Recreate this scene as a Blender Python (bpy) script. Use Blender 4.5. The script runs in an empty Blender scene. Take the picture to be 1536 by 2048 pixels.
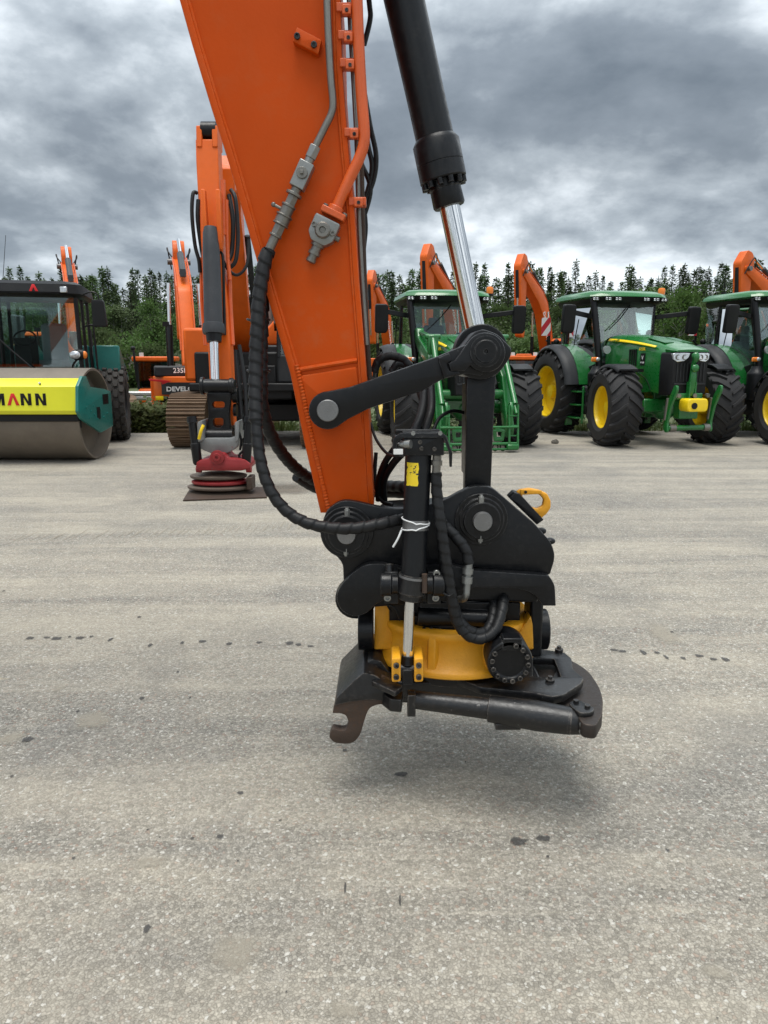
import bpy, bmesh, math, random
from mathutils import Vector, Matrix, Euler
R = math.radians
sc = bpy.context.scene
C = sc.collection
# ------------------------------------------------------------------ camera
CAM_H, FPX, PITCH = 1.65, 1490.0, math.atan(304 / 1490.0)
cam = bpy.data.objects.new('camera', bpy.data.cameras.new('camera'))
C.objects.link(cam)
cam.location = (0, 0, CAM_H)
cam.rotation_euler = (R(90) - PITCH, 0, 0)
cam.data.sensor_fit = 'VERTICAL'
cam.data.sensor_height = 36
cam.data.lens = FPX / 2048 * 36
cam.data.clip_start = 0.05
cam.data.clip_end = 3000
sc.camera = cam
sc.render.resolution_x, sc.render.resolution_y = 768, 1024
sc.view_settings.view_transform = 'Standard'
sc.view_settings.look = 'None'
sc.view_settings.gamma = 1
sc.view_settings.use_curve_mapping = False
sc.view_settings.exposure = 1.05
# ------------------------------------------------------------------ world: overcast sky
SUN_EL, SUN_AZ = 80.0, 200.0
w = bpy.data.worlds.new('World'); sc.world = w; w.use_nodes = True
nt = w.node_tree; nt.nodes.clear()
def N(t, **k):
    n = nt.nodes.new(t)
    for a, b in k.items(): setattr(n, a, b)
    return n
def L(a, b): nt.links.new(a, b)
def vmath(op, a, b):
    n = N('ShaderNodeMath', operation=op)
    for i, v in enumerate((a, b)):
        if isinstance(v, (int, float)): n.inputs[i].default_value = v
        else: L(v, n.inputs[i])
    return n.outputs[0]
out = N('ShaderNodeOutputWorld'); bg = N('ShaderNodeBackground'); L(bg.outputs[0], out.inputs[0])
sky = N('ShaderNodeTexSky'); sky.sky_type = 'NISHITA'; sky.sun_disc = False
sky.sun_elevation = R(SUN_EL); sky.sun_rotation = R(SUN_AZ)
skys = N('ShaderNodeVectorMath', operation='SCALE'); L(sky.outputs[0], skys.inputs[0]); skys.inputs['Scale'].default_value = 0.07
tc = N('ShaderNodeTexCoord'); sp = N('ShaderNodeSeparateXYZ'); L(tc.outputs['Generated'], sp.inputs[0])
zc = vmath('MAXIMUM', sp.outputs[2], 0.0)
den = vmath('ADD', zc, 0.36)
cx = vmath('DIVIDE', sp.outputs[0], den); cy = vmath('DIVIDE', sp.outputs[1], den)
cv = N('ShaderNodeCombineXYZ'); L(cx, cv.inputs[0]); L(cy, cv.inputs[1])
mp = N('ShaderNodeMapping'); L(cv.outputs[0], mp.inputs[0])
mp.inputs['Location'].default_value = (38.5937, 29.7926, -16.8556)
n1 = N('ShaderNodeTexNoise'); L(mp.outputs[0], n1.inputs[0])
n1.inputs['Scale'].default_value = 1.55; n1.inputs['Detail'].default_value = 10; n1.inputs['Roughness'].default_value = 0.55; n1.inputs['Distortion'].default_value = 0.15
n2 = N('ShaderNodeTexNoise'); L(mp.outputs[0], n2.inputs[0])
n2.inputs['Scale'].default_value = 4.6; n2.inputs['Detail'].default_value = 6; n2.inputs['Roughness'].default_value = 0.55; n2.inputs['Distortion'].default_value = 0.2
mixn = vmath('ADD', vmath('MULTIPLY', n1.outputs[0], 0.82), vmath('MULTIPLY', n2.outputs[0], 0.18))
cr = N('ShaderNodeValToRGB'); L(mixn, cr.inputs[0])
e = cr.color_ramp.elements
e[0].position = 0.33; e[0].color = (0.082, 0.100, 0.120, 1)
e[1].position = 0.61; e[1].color = (0.585, 0.625, 0.65, 1)
for p, c in ((0.43, (0.134, 0.156, 0.180)), (0.49, (0.226, 0.254, 0.280)), (0.54, (0.370, 0.402, 0.430))):
    q = e.new(p); q.color = (*c, 1)
# overcast luminance law: brighter towards the zenith, and thin bright cloud low down
lum = vmath('ADD', 0.60, vmath('MULTIPLY', zc, 1.7))
low = N('ShaderNodeMapRange'); L(zc, low.inputs[0]); low.inputs[1].default_value = 0.0; low.inputs[2].default_value = 0.22; low.inputs[3].default_value = 0.75; low.inputs[4].default_value = 0.0
lum = vmath('ADD', lum, low.outputs[0])
cl = N('ShaderNodeVectorMath', operation='SCALE'); L(cr.outputs[0], cl.inputs[0]); L(lum, cl.inputs['Scale'])
mx = N('ShaderNodeMix', data_type='RGBA'); mx.inputs[0].default_value = 0.96
L(skys.outputs[0], mx.inputs[6]); L(cl.outputs[0], mx.inputs[7])
L(mx.outputs[2], bg.inputs[0]); bg.inputs[1].default_value = 1.0
# ------------------------------------------------------------------ sun behind the cloud
sl = bpy.data.lights.new('sun', 'SUN'); sl.energy = 1.5; sl.angle = R(34); sl.color = (1.0, 0.965, 0.90)
so = bpy.data.objects.new('sun', sl); C.objects.link(so); so.location = (0, -5, 20)
az = R(SUN_AZ)
sd = Vector((math.sin(az) * math.cos(R(SUN_EL)), math.cos(az) * math.cos(R(SUN_EL)), math.sin(R(SUN_EL))))
so.rotation_euler = (-sd).to_track_quat('-Z', 'Y').to_euler()

# ------------------------------------------------------------------ geometry helpers
CP, SP = math.cos(PITCH), math.sin(PITCH)
def ray(px, py):
    dx, dy = (px - 768) / FPX, (1024 - py) / FPX
    return Vector((dx, CP + dy * SP, dy * CP - SP))
def P(px, py, Y):
    d = ray(px, py); t = Y / d.y
    return Vector((d.x * t, Y, CAM_H + d.z * t))
def PZ(px, py, z=0.0):
    d = ray(px, py); t = (z - CAM_H) / d.z
    return Vector((d.x * t, d.y * t, z))
def pxm(px, py, Y):                      # metres per photo pixel there
    return (P(px + 1, py, Y) - P(px, py, Y)).length

class MB:
    org = Vector((0, 0, 0))
    def __init__(s): s.v, s.f = [], []
    def add(s, vs, fs, M=None):
        k = len(s.v)
        s.v += [tuple(M @ Vector(v)) for v in vs] if M is not None else [tuple(v) for v in vs]
        s.f += [tuple(i + k for i in f) for f in fs]
        return s
    def box(s, c, d, M=None, rot=None):
        h = [x / 2 for x in d]; m = Matrix.Translation(c)
        if rot is not None: m = m @ Euler([R(a) for a in rot]).to_matrix().to_4x4()
        if M is not None: m = M @ m
        vs = [(a * h[0], b * h[1], g * h[2]) for a in (-1, 1) for b in (-1, 1) for g in (-1, 1)]
        return s.add(vs, [(0, 1, 3, 2), (4, 6, 7, 5), (0, 4, 5, 1), (2, 3, 7, 6), (0, 2, 6, 4), (1, 5, 7, 3)], m)
    def hexa(s, a, b, M=None):           # two matching loops joined
        n = len(a)
        return s.add(list(a) + list(b), [tuple(range(n))[::-1], tuple(range(n, 2 * n))] + [(i, (i + 1) % n, n + (i + 1) % n, n + i) for i in range(n)], M)
    def loft(s, secs, M=None, caps=True):
        n = len(secs[0]); vs = [p for q in secs for p in q]; fs = []
        for k in range(len(secs) - 1):
            for i in range(n):
                j = (i + 1) % n
                fs.append((k * n + i, k * n + j, (k + 1) * n + j, (k + 1) * n + i))
        if caps: fs += [tuple(range(n))[::-1], tuple(range((len(secs) - 1) * n, len(secs) * n))]
        return s.add(vs, fs, M)
    def cyl(s, p0, p1, r0, r1=None, n=16, M=None, caps=True):
        p0, p1 = Vector(p0), Vector(p1); r1 = r0 if r1 is None else r1
        return s.rev(p0, p1, [(0, r0), (1, r1)], n, M, caps)
    def rev(s, p0, p1, prof, n=16, M=None, caps=True):     # prof: (t, r) along p0->p1
        p0, p1 = Vector(p0), Vector(p1); z = (p1 - p0); x = z.orthogonal().normalized(); y = z.normalized().cross(x)
        secs = []
        for t, r in prof:
            c = p0 + z * t
            secs.append([c + (x * math.cos(2 * math.pi * i / n) + y * math.sin(2 * math.pi * i / n)) * r for i in range(n)])
        return s.loft(secs, M, caps)
    def tube(s, pts, r, n=10, k=6, M=None, helix=None, wob=0):
        pts = smooth(pts, k) if k > 1 else [Vector(p) for p in pts]
        secs = []; T = (pts[1] - pts[0]).normalized(); x = T.orthogonal().normalized(); sl_ = 0
        for i, p in enumerate(pts):
            if i: sl_ += (p - pts[i - 1]).length
            t = (pts[min(i + 1, len(pts) - 1)] - pts[max(i - 1, 0)]).normalized()
            x = (x - t * x.dot(t)).normalized(); y = t.cross(x)
            rr = r(i / (len(pts) - 1)) if callable(r) else r
            sec = []
            for j in range(n):
                a = 2 * math.pi * j / n; q = rr
                if helix: 
                    ph = (sl_ / helix[0] + j / n) % 1.0
                    q = rr * (1 + helix[1] * (ph ** 0.6 - 0.6))
                if wob: q *= 1 + wob * math.sin(sl_ * 520) 
                sec.append(p + (x * math.cos(a) + y * math.sin(a)) * q)
            secs.append(sec)
        return s.loft(secs, M)
    def ball(s, c, r, n=10, m=6, M=None):
        r = (r, r, r) if isinstance(r, (int, float)) else r
        vs = [(c[0] + r[0] * math.sin(math.pi * j / m) * math.cos(2 * math.pi * i / n), c[1] + r[1] * math.sin(math.pi * j / m) * math.sin(2 * math.pi * i / n), c[2] + r[2] * math.cos(math.pi * j / m)) for j in range(1, m) for i in range(n)]
        vs += [(c[0], c[1], c[2] + r[2]), (c[0], c[1], c[2] - r[2])]; t = len(vs)
        fs = [(j * n + i, (j + 1) * n + i, (j + 1) * n + (i + 1) % n, j * n + (i + 1) % n) for j in range(m - 2) for i in range(n)]
        fs += [(t - 2, i, (i + 1) % n) for i in range(n)] + [(t - 1, (m - 2) * n + (i + 1) % n, (m - 2) * n + i) for i in range(n)]
        return s.add(vs, fs, M)
    def plate(s, outs, th, M, bev=0.003, res=1):           # filled 2-D outlines (holes allowed), thickness along M's z
        cu = bpy.data.curves.new('tmp', 'CURVE'); cu.dimensions = '2D'; cu.fill_mode = 'BOTH'
        cu.extrude = max(th / 2 - bev, 1e-5); cu.bevel_depth = bev; cu.bevel_resolution = res; cu.offset = -bev
        for o in outs:
            sp_ = cu.splines.new('POLY'); sp_.points.add(len(o) - 1); sp_.use_cyclic_u = True
            for p, q in zip(sp_.points, o): p.co = (q[0], q[1], 0, 1)
        return s.curve(cu, M)
    def curve(s, cu, M):
        ob = bpy.data.objects.new('tmp', cu); me = bpy.data.meshes.new_from_object(ob)
        s.add([v.co.copy() for v in me.vertices], [tuple(p.vertices) for p in me.polygons], M)
        bpy.data.objects.remove(ob); bpy.data.curves.remove(cu); bpy.data.meshes.remove(me)
        return s
    def text(s, body, size, M, ext=0.002, bold=0.0, sx=1.0):
        cu = bpy.data.curves.new('tmp', 'FONT'); cu.body = body; cu.size = size; cu.extrude = ext; cu.offset = bold * size
        cu.align_x = 'CENTER'; cu.align_y = 'CENTER'; cu.resolution_u = 2
        return s.curve(cu, M @ Matrix.Diagonal((sx, 1, 1, 1)))
    def mesh(s, name, smooth_ang=38):
        me = bpy.data.meshes.new(name); o = MB.org
        me.from_pydata([(v[0] - o.x, v[1] - o.y, v[2] - o.z) for v in s.v], [], s.f)
        bm = bmesh.new(); bm.from_mesh(me); bmesh.ops.remove_doubles(bm, verts=bm.verts, dist=1e-6)
        bmesh.ops.recalc_face_normals(bm, faces=bm.faces); bm.to_mesh(me); bm.free()
        if smooth_ang:
            for p in me.polygons: p.use_smooth = True
            me.set_sharp_from_angle(angle=R(smooth_ang))
        return me
    def build(s, name, mat, parent=None, bevel=0, ang=38, seg=2):
        return link(name, s.mesh(name, ang), mat, parent, bevel, seg)

def link(name, me, mat, parent=None, bevel=0, seg=2):
    o = bpy.data.objects.new(name, me); C.objects.link(o)
    if mat is not None and not me.materials: me.materials.append(mat)
    if parent is not None: o.parent = parent
    if bevel:
        b = o.modifiers.new('bevel', 'BEVEL'); b.width = bevel; b.segments = seg; b.limit_method = 'ANGLE'; b.angle_limit = R(40); b.harden_normals = False
    return o
def smooth(pts, k=6):
    pts = [Vector(p) for p in pts]; o = []
    for i in range(len(pts) - 1):
        a, b, c, d = pts[max(i - 1, 0)], pts[i], pts[i + 1], pts[min(i + 2, len(pts) - 1)]
        for j in range(k):
            t = j / k
            o.append(0.5 * ((2 * b) + (c - a) * t + (2 * a - 5 * b + 4 * c - d) * t * t + (3 * b - a - 3 * c + d) * t ** 3))
    return o + [pts[-1]]
def fil(pts, r=0.01, n=4):               # fillet the corners of a closed 2-D outline; a third value overrides r
    o = []; m = len(pts)
    for i in range(m):
        p = Vector(pts[i][:2]); a = Vector(pts[i - 1][:2]); b = Vector(pts[(i + 1) % m][:2]); rr = pts[i][2] if len(pts[i]) > 2 else r
        u, v = a - p, b - p; lu, lv = u.length, v.length
        if rr <= 0 or lu < 1e-6 or lv < 1e-6: o.append(p); continue
        u /= lu; v /= lv; d = min(rr, lu * 0.48, lv * 0.48)
        for k in range(n + 1):
            t = k / n; o.append((p + u * d) * (1 - t) ** 2 + p * 2 * t * (1 - t) + (p + v * d) * t * t)
    return o
def arc(cx, cy, r, a0, a1, n=10): return [(cx + r * math.cos(R(a0 + (a1 - a0) * i / n)), cy + r * math.sin(R(a0 + (a1 - a0) * i / n))) for i in range(n + 1)]
def FY(Y): return Matrix(((1, 0, 0, 0), (0, 0, -1, Y), (0, 1, 0, 0), (0, 0, 0, 1)))      # u->X, v->Z, n->-Y
def frame(o, u, v):
    u = Vector(u).normalized(); n = u.cross(Vector(v)).normalized(); v = n.cross(u)
    return Matrix(((u.x, v.x, n.x, o[0]), (u.y, v.y, n.y, o[1]), (u.z, v.z, n.z, o[2]), (0, 0, 0, 1)))
def xz(pts, Y): return [(lambda q: (q.x, q.z) + tuple(p[2:]))(P(p[0], p[1], Y)) for p in pts]
def pxplate(mb, pts, Y, th, bev=0.003, r=0.008, holes=()):
    return mb.plate([fil(xz(pts, Y), r)] + [fil(xz(h, Y), r) for h in holes], th, FY(Y + th / 2), bev)
def empty(name, loc=(0, 0, 0), rz=0.0):
    o = bpy.data.objects.new(name, None); C.objects.link(o); o.location = loc; o.rotation_euler = (0, 0, rz); o.empty_display_size = 0.2
    return o
def tag(o, label, cat, group=None, kind=None):
    o['label'] = label; o['category'] = cat
    if group: o['group'] = group
    if kind: o['kind'] = kind
    return o
def kids(o): return [c for c in bpy.data.objects if c.parent == o]
def copy_tree(o, parent=None):
    c = o.copy(); C.objects.link(c); c.parent = parent
    for k in CH.get(o.name, []): copy_tree(k, c)
    return c
CH = {}
def index_children():
    CH.clear()
    for o in bpy.data.objects:
        if o.parent: CH.setdefault(o.parent.name, []).append(o)

# ------------------------------------------------------------------ materials
class NT:
    def __init__(s, name):
        s.m = bpy.data.materials.new(name); s.m.use_nodes = True; s.t = s.m.node_tree; s.b = s.t.nodes['Principled BSDF']; s.out = s.t.nodes['Material Output']
    def n(s, t, ins=None, **k):
        n = s.t.nodes.new(t)
        for a, b in k.items(): setattr(n, a, b)
        for a, b in (ins or {}).items():
            if hasattr(b, 'is_linked'): s.t.links.new(b, n.inputs[a])
            else: n.inputs[a].default_value = b
        return n
    def l(s, a, b): s.t.links.new(a, b)
    def noise(s, vec, scale, detail=4, rough=0.55, dist=0.0): return s.n('ShaderNodeTexNoise', {'Vector': vec, 'Scale': scale, 'Detail': detail, 'Roughness': rough, 'Distortion': dist}).outputs[0]
    def ramp(s, f, a, b, lo=0.0, hi=1.0): return s.n('ShaderNodeMapRange', {0: f, 1: a, 2: b, 3: lo, 4: hi}).outputs[0]
    def mix(s, f, a, b, mode='MIX'):
        n = s.t.nodes.new('ShaderNodeMix'); n.data_type = 'RGBA'; n.blend_type = mode
        for i, v in ((0, f), (6, a), (7, b)):
            if hasattr(v, 'is_linked'): s.l(v, n.inputs[i])
            else: n.inputs[i].default_value = v if i == 0 else (*v, 1)
        return n.outputs[2]
    def m2(s, op, a, b): return s.n('ShaderNodeMath', {0: a, 1: b}, operation=op).outputs[0]
    def bump(s, h, strength=0.2, dist=0.01, nrm=None):
        n = s.n('ShaderNodeBump', {'Height': h, 'Strength': strength, 'Distance': dist})
        if nrm is not None: s.l(nrm, n.inputs['Normal'])
        return n.outputs[0]
def paint(name, col, rough=0.4, metal=0.0, dirt=0.25, dirtcol=(0.20, 0.18, 0.15), sc_=3.0, bump=0.0, bsc=60, coat=0.0, wear=None, var=0.12, spec=0.5, edge=None):
    q = NT(name); tcn = q.n('ShaderNodeTexCoord').outputs['Object']
    a = q.noise(tcn, sc_, 6, 0.6); b = q.noise(tcn, sc_ * 9, 5, 0.65)
    base = q.mix(q.ramp(a, 0.3, 0.7), [c * (1 - var) for c in col], [min(c * (1 + var), 1) for c in col])
    d = q.m2('MULTIPLY', q.ramp(b, 0.48, 0.75), q.ramp(a, 0.35, 0.7))
    base = q.mix(q.m2('MULTIPLY', d, dirt), base, dirtcol)
    if edge:                             # worn edges, painted pale to give edge highlights too: (colour, radius, amount)
        bv = q.n('ShaderNodeBevel', {'Radius': edge[1]}, samples=4).outputs[0]; ng = q.n('ShaderNodeNewGeometry').outputs['Normal']
        dp = q.n('ShaderNodeVectorMath', {0: bv, 1: ng}, operation='DOT_PRODUCT').outputs['Value']
        ef = q.m2('MULTIPLY', q.ramp(dp, 0.985, 0.90), q.ramp(q.noise(tcn, 38, 5, .7), .40, .62, 0, edge[2]))
        base = q.mix(ef, base, edge[0])
    if wear:                             # chipped paint: (colour, threshold, scale)
        wn = q.noise(tcn, wear[2], 8, 0.7)
        wf = q.ramp(wn, wear[1], wear[1] + 0.02)
        base = q.mix(wf, base, wear[0])
    q.l(base, q.b.inputs['Base Color']); q.b.inputs['Metallic'].default_value = metal
    q.l(q.ramp(b, 0.3, 0.75, max(rough - 0.07, 0.03), min(rough + 0.16, 1)), q.b.inputs['Roughness'])
    q.b.inputs['Specular IOR Level'].default_value = spec
    if coat: q.b.inputs['Coat Weight'].default_value = coat; q.b.inputs['Coat Roughness'].default_value = 0.08
    if bump: q.l(q.bump(q.noise(tcn, bsc, 3), bump, 0.004), q.b.inputs['Normal'])
    return q.m
def glassmat(name, tint, refl=1.0, alpha=0.0):
    q = NT(name); q.t.nodes.remove(q.b)
    tr = q.n('ShaderNodeBsdfTransparent', {0: (*tint, 1)}).outputs[0]
    gl = q.n('ShaderNodeBsdfGlossy', {0: (1, 1, 1, 1), 1: 0.02}).outputs[0]
    fr = q.n('ShaderNodeFresnel', {0: 1.5}).outputs[0]
    f = q.m2('MULTIPLY', fr, refl)
    m = q.n('ShaderNodeMixShader', {0: f, 1: tr, 2: gl}).outputs[0]
    q.l(m, q.out.inputs[0]); return q.m
M = {}
M['orange'] = paint('orange_paint', (0.54, 0.068, 0.002), 0.48, spec=0.16, dirt=0.30, dirtcol=(0.36, 0.17, 0.08), sc_=1.6, bump=0.10, bsc=90, var=0.08, edge=((.62, .20, .07), .006, .6))
M['orange_bg'] = paint('orange_paint_machines', (0.68, 0.115, 0.008), 0.40, spec=0.3, dirt=0.12, sc_=2)
M['black'] = paint('black_paint', (0.0045, 0.005, 0.0062), 0.33, dirt=0.16, dirtcol=(0.09, 0.08, 0.07), sc_=5, bump=0.10, bsc=120, wear=((0.09, 0.09, 0.09), 0.70, 45), spec=0.3, edge=((.11, .11, .11), .006, .8))
M['black_worn'] = paint('black_paint_worn', (0.0055, 0.0058, 0.0068), 0.36, dirt=0.35, dirtcol=(0.09, 0.075, 0.06), sc_=7, bump=0.2, bsc=90, wear=((0.13, 0.125, 0.12), 0.655, 40), spec=0.5, edge=((.16, .14, .12), .007, 1.0))
M['cylinder'] = paint('charcoal_cylinder', (0.0065, 0.0075, 0.0092), 0.36, dirt=0.18, dirtcol=(0.1, 0.09, 0.08), sc_=4, bump=0.06, bsc=150, spec=0.3)
M['yellow'] = paint('yellow_casting', (0.74, 0.33, 0.012), 0.45, dirt=0.30, dirtcol=(0.30, 0.14, 0.03), sc_=7, bump=0.30, bsc=130, wear=((0.03, 0.02, 0.015), 0.69, 22), edge=((.85, .55, .15), .006, .5))
M['rust'] = paint('rusty_steel', (0.055, 0.036, 0.026), 0.62, metal=0.2, dirt=0.6, dirtcol=(0.13, 0.062, 0.03), sc_=9, bump=0.35, bsc=140)
M['darkrust'] = paint('dark_rusty_steel', (0.026, 0.020, 0.017), 0.55, metal=0.2, dirt=0.5, dirtcol=(0.08, 0.05, 0.03), sc_=8, bump=0.35, bsc=120, edge=((.16, .12, .09), .008, .9))
M['steel'] = paint('zinc_steel', (0.27, 0.275, 0.265), 0.36, metal=0.75, dirt=0.4, dirtcol=(0.12, 0.11, 0.10), sc_=12, bump=0.05)
M['pin'] = paint('machined_pin', (0.20, 0.20, 0.20), 0.42, metal=0.7, dirt=0.5, dirtcol=(0.05, 0.05, 0.05), sc_=25)
M['chrome'] = paint('chrome_rod', (0.72, 0.73, 0.74), 0.07, metal=1.0, dirt=0.04, sc_=6, var=0.02)
M['greypipe'] = paint('galvanised_pipe', (0.21, 0.20, 0.18), 0.38, metal=0.8, dirt=0.3, dirtcol=(0.16, 0.14, 0.1), sc_=10)
M['rubber'] = paint('hose_rubber', (0.0095, 0.010, 0.011), 0.48, dirt=0.2, dirtcol=(0.08, 0.075, 0.07), sc_=12, bump=0.1, bsc=200, spec=0.3)
M['tyre'] = paint('tyre_rubber', (0.020, 0.020, 0.021), 0.68, dirt=0.55, dirtcol=(0.085, 0.075, 0.062), sc_=4, bump=0.25, bsc=50, spec=0.3)
M['dustyre'] = paint('dusty_tyre_rubber', (0.045, 0.042, 0.039), 0.75, dirt=0.8, dirtcol=(0.13, 0.115, 0.095), sc_=3, bump=0.25, bsc=50, spec=0.3)
M['green'] = paint('green_paint', (0.009, 0.135, 0.024), 0.28, dirt=0.0, sc_=2, coat=0.4, var=0.05)
M['rimyellow'] = paint('rim_yellow', (0.86, 0.60, 0.010), 0.30, dirt=0.12, dirtcol=(0.4, 0.3, 0.08), sc_=4, var=0.05)
M['blackplastic'] = paint('black_plastic', (0.0055, 0.0058, 0.0065), 0.45, dirt=0.18, dirtcol=(0.07, 0.065, 0.06), sc_=5, spec=0.3)
M['greyplastic'] = paint('dark_grey_plastic', (0.022, 0.0235, 0.026), 0.5, dirt=0.2, dirtcol=(0.12, 0.11, 0.1), sc_=4, spec=0.3)
M['glass'] = glassmat('cab_glass', (0.86, 0.94, 0.92), 1.9)
M['lens'] = paint('clear_lens', (0.62, 0.64, 0.66), 0.1, metal=0.6, dirt=0.05, var=0.2, sc_=40)
M['amber'] = paint('amber_lens', (0.75, 0.20, 0.02), 0.15, dirt=0.02)
M['red'] = paint('red_mark', (0.62, 0.015, 0.02), 0.4, dirt=0.05)
M['white'] = paint('white_paint', (0.78, 0.78, 0.76), 0.45, dirt=0.1)
M['cylinder_bg'] = paint('grey_cylinder_paint', (0.030, 0.033, 0.038), 0.45, dirt=0.3, dirtcol=(0.12, 0.115, 0.11), sc_=5, wear=((.25, .25, .25), .72, 14))
M['brownsteel'] = paint('brown_worn_steel', (0.115, 0.088, 0.068), 0.6, metal=.3, dirt=.6, dirtcol=(.05, .04, .033), sc_=6, bump=.3, bsc=60)
M['zip'] = paint('white_zip_tie', (0.75, 0.76, 0.76), 0.4, dirt=0.1)
M['lime'] = paint('lime_yellow_paint', (0.80, 0.80, 0.035), 0.32, dirt=0.06, dirtcol=(0.4, 0.38, 0.1), var=0.04)
M['teal'] = paint('teal_green_paint', (0.010, 0.145, 0.125), 0.32, dirt=0.16, dirtcol=(0.12, 0.15, 0.13), sc_=3, wear=((0.3, 0.32, 0.3), 0.73, 40))
M['drum'] = paint('drum_steel', (0.165, 0.140, 0.112), 0.58, metal=0.25, dirt=0.7, dirtcol=(0.24, 0.205, 0.165), sc_=3, bump=0.3, bsc=40)
M['track'] = paint('dusty_track_steel', (0.14, 0.088, 0.052), 0.65, metal=0.2, dirt=0.7, dirtcol=(0.27, 0.19, 0.12), sc_=5, bump=0.3, bsc=60)
M['redsteel'] = paint('red_attachment', (0.25, 0.015, 0.018), 0.45, dirt=0.4, dirtcol=(0.12, 0.07, 0.05), sc_=7, wear=((0.10, 0.08, 0.07), 0.64, 18))
M['greycast'] = paint('grey_casting', (0.22, 0.23, 0.23), 0.45, metal=0.3, dirt=0.6, dirtcol=(0.07, 0.065, 0.06), sc_=8, wear=((0.25, 0.03, 0.03), 0.66, 14))
M['loaderyellow'] = paint('loader_yellow', (0.75, 0.36, 0.02), 0.4, dirt=0.2)
M['pipeorange'] = paint('orange_pipe_paint', (0.62, 0.10, 0.016), 0.32, dirt=0.15, dirtcol=(0.3, 0.1, 0.05), sc_=6, bump=0.05)
M['seat'] = paint('grey_seat_fabric', (0.22, 0.24, 0.26), 0.8, dirt=0.1)
# ------------------------------------------------------------------ ground
def asphalt():
    q = NT('dusty_asphalt'); pos = q.n('ShaderNodeNewGeometry').outputs['Position']
    vo = q.n('ShaderNodeTexVoronoi', {'Vector': pos, 'Scale': 95.0, 'Randomness': 1.0}); vo2 = q.n('ShaderNodeTexVoronoi', {'Vector': pos, 'Scale': 210.0, 'Randomness': 1.0})
    edge = q.n('ShaderNodeTexVoronoi', {'Vector': pos, 'Scale': 95.0}, feature='DISTANCE_TO_EDGE').outputs['Distance']
    sep = q.n('ShaderNodeSeparateColor', {0: vo.outputs['Color']}); sep2 = q.n('ShaderNodeSeparateColor', {0: vo2.outputs['Color']})
    big = q.noise(pos, 0.55, 5, 0.6, 0.4); mid = q.noise(pos, 3.2, 5, 0.65, 0.3); fine = q.noise(pos, 40, 4, 0.6)
    mpn = q.n('ShaderNodeMapping', {0: pos}); mpn.inputs['Scale'].default_value = (0.16, 1.6, 1); mpn.inputs['Rotation'].default_value = (0, 0, R(-4))
    band = q.noise(mpn.outputs[0], 1.1, 6, 0.62, 0.5)
    mps = q.n('ShaderNodeMapping', {0: pos}); mps.inputs['Scale'].default_value = (0.9, 16, 1); mps.inputs['Rotation'].default_value = (0, 0, R(-3))
    streak = q.noise(mps.outputs[0], 1.0, 5, 0.7, 0.6)
    col = q.mix(sep.outputs[0], (0.150, 0.140, 0.120), (0.270, 0.254, 0.222))
    col = q.mix(q.ramp(sep.outputs[1], 0.93, 0.98), col, (0.36, 0.345, 0.315))          # pale stones
    col = q.mix(q.ramp(sep2.outputs[0], 0.94, 0.97), col, (0.38, 0.365, 0.335))
    col = q.mix(q.ramp(sep.outputs[2], 0.93, 0.96), col, (0.21, 0.145, 0.115))          # reddish stones
    col = q.mix(q.ramp(edge, 0.0, 0.10, 0.55, 0.0), col, (0.07, 0.066, 0.06))          # binder between
    dust = q.m2('ADD', q.ramp(band, 0.38, 0.62, 0.05, 0.70), q.ramp(mid, 0.45, 0.8, 0.0, 0.35))
    col = q.mix(q.m2('MINIMUM', dust, 0.85), col, (0.365, 0.328, 0.265))
    col = q.mix(q.ramp(streak, 0.54, 0.74, 0.0, 0.38), col, (0.43, 0.39, 0.32))
    col = q.mix(q.ramp(streak, 0.44, 0.25, 0.0, 0.25), col, (0.125, 0.118, 0.108))
    col = q.mix(q.ramp(big, 0.50, 0.30, 0.0, 0.55), col, (0.135, 0.130, 0.122))
    mpt = q.n('ShaderNodeMapping', {0: pos}); mpt.inputs['Rotation'].default_value = (0, 0, R(72)); mpt.inputs['Scale'].default_value = (1.2, 22, 1)
    tread = q.noise(mpt.outputs[0], 1.0, 4, .65, .8)
    col = q.mix(q.m2('MULTIPLY', q.ramp(tread, .60, .72, 0, .5), q.ramp(big, .42, .58)), col, (.40, .365, .30))
    blot = q.noise(pos, 1.3, 7, .7, 1.5)
    col = q.mix(q.ramp(blot, .57, .66, 0, .22), col, (.14, .136, .13))
    vs = q.noise(pos, 2.3, 3, 0.5, 1.2)
    col = q.mix(q.ramp(vs, 0.71, 0.745, 0.0, 0.7), col, (0.40, 0.35, 0.25))            # sandy patches
    vm = q.m2('ADD', q.m2('MULTIPLY', sep.outputs[0], .34), q.m2('ADD', q.m2('MULTIPLY', sep2.outputs[1], .26), q.m2('MULTIPLY', q.ramp(edge, 0.0, 0.12), .16)))
    gm = q.n('ShaderNodeCombineColor', {0: q.m2('ADD', vm, .635), 1: q.m2('ADD', vm, .635), 2: q.m2('ADD', vm, .625)}).outputs[0]
    mm = q.t.nodes.new('ShaderNodeMix'); mm.data_type = 'RGBA'; mm.blend_type = 'MULTIPLY'; mm.inputs[0].default_value = 1.0; q.l(col, mm.inputs[6]); q.l(gm, mm.inputs[7]); col = mm.outputs[2]
    spk = q.m2('MULTIPLY', q.ramp(sep.outputs[1], .955, .975), q.ramp(sep2.outputs[2], .2, .6))
    col = q.mix(spk, col, (.50, .48, .43))
    q.l(col, q.b.inputs['Base Color']); q.b.inputs['Roughness'].default_value = 0.88
    h = q.m2('ADD', q.m2('MULTIPLY', q.ramp(edge, 0.0, 0.22), 0.8), q.m2('MULTIPLY', fine, 0.5))
    q.l(q.bump(h, 0.6, 0.0045, q.bump(mid, 0.25, 0.02)), q.b.inputs['Normal'])
    return q.m
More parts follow.
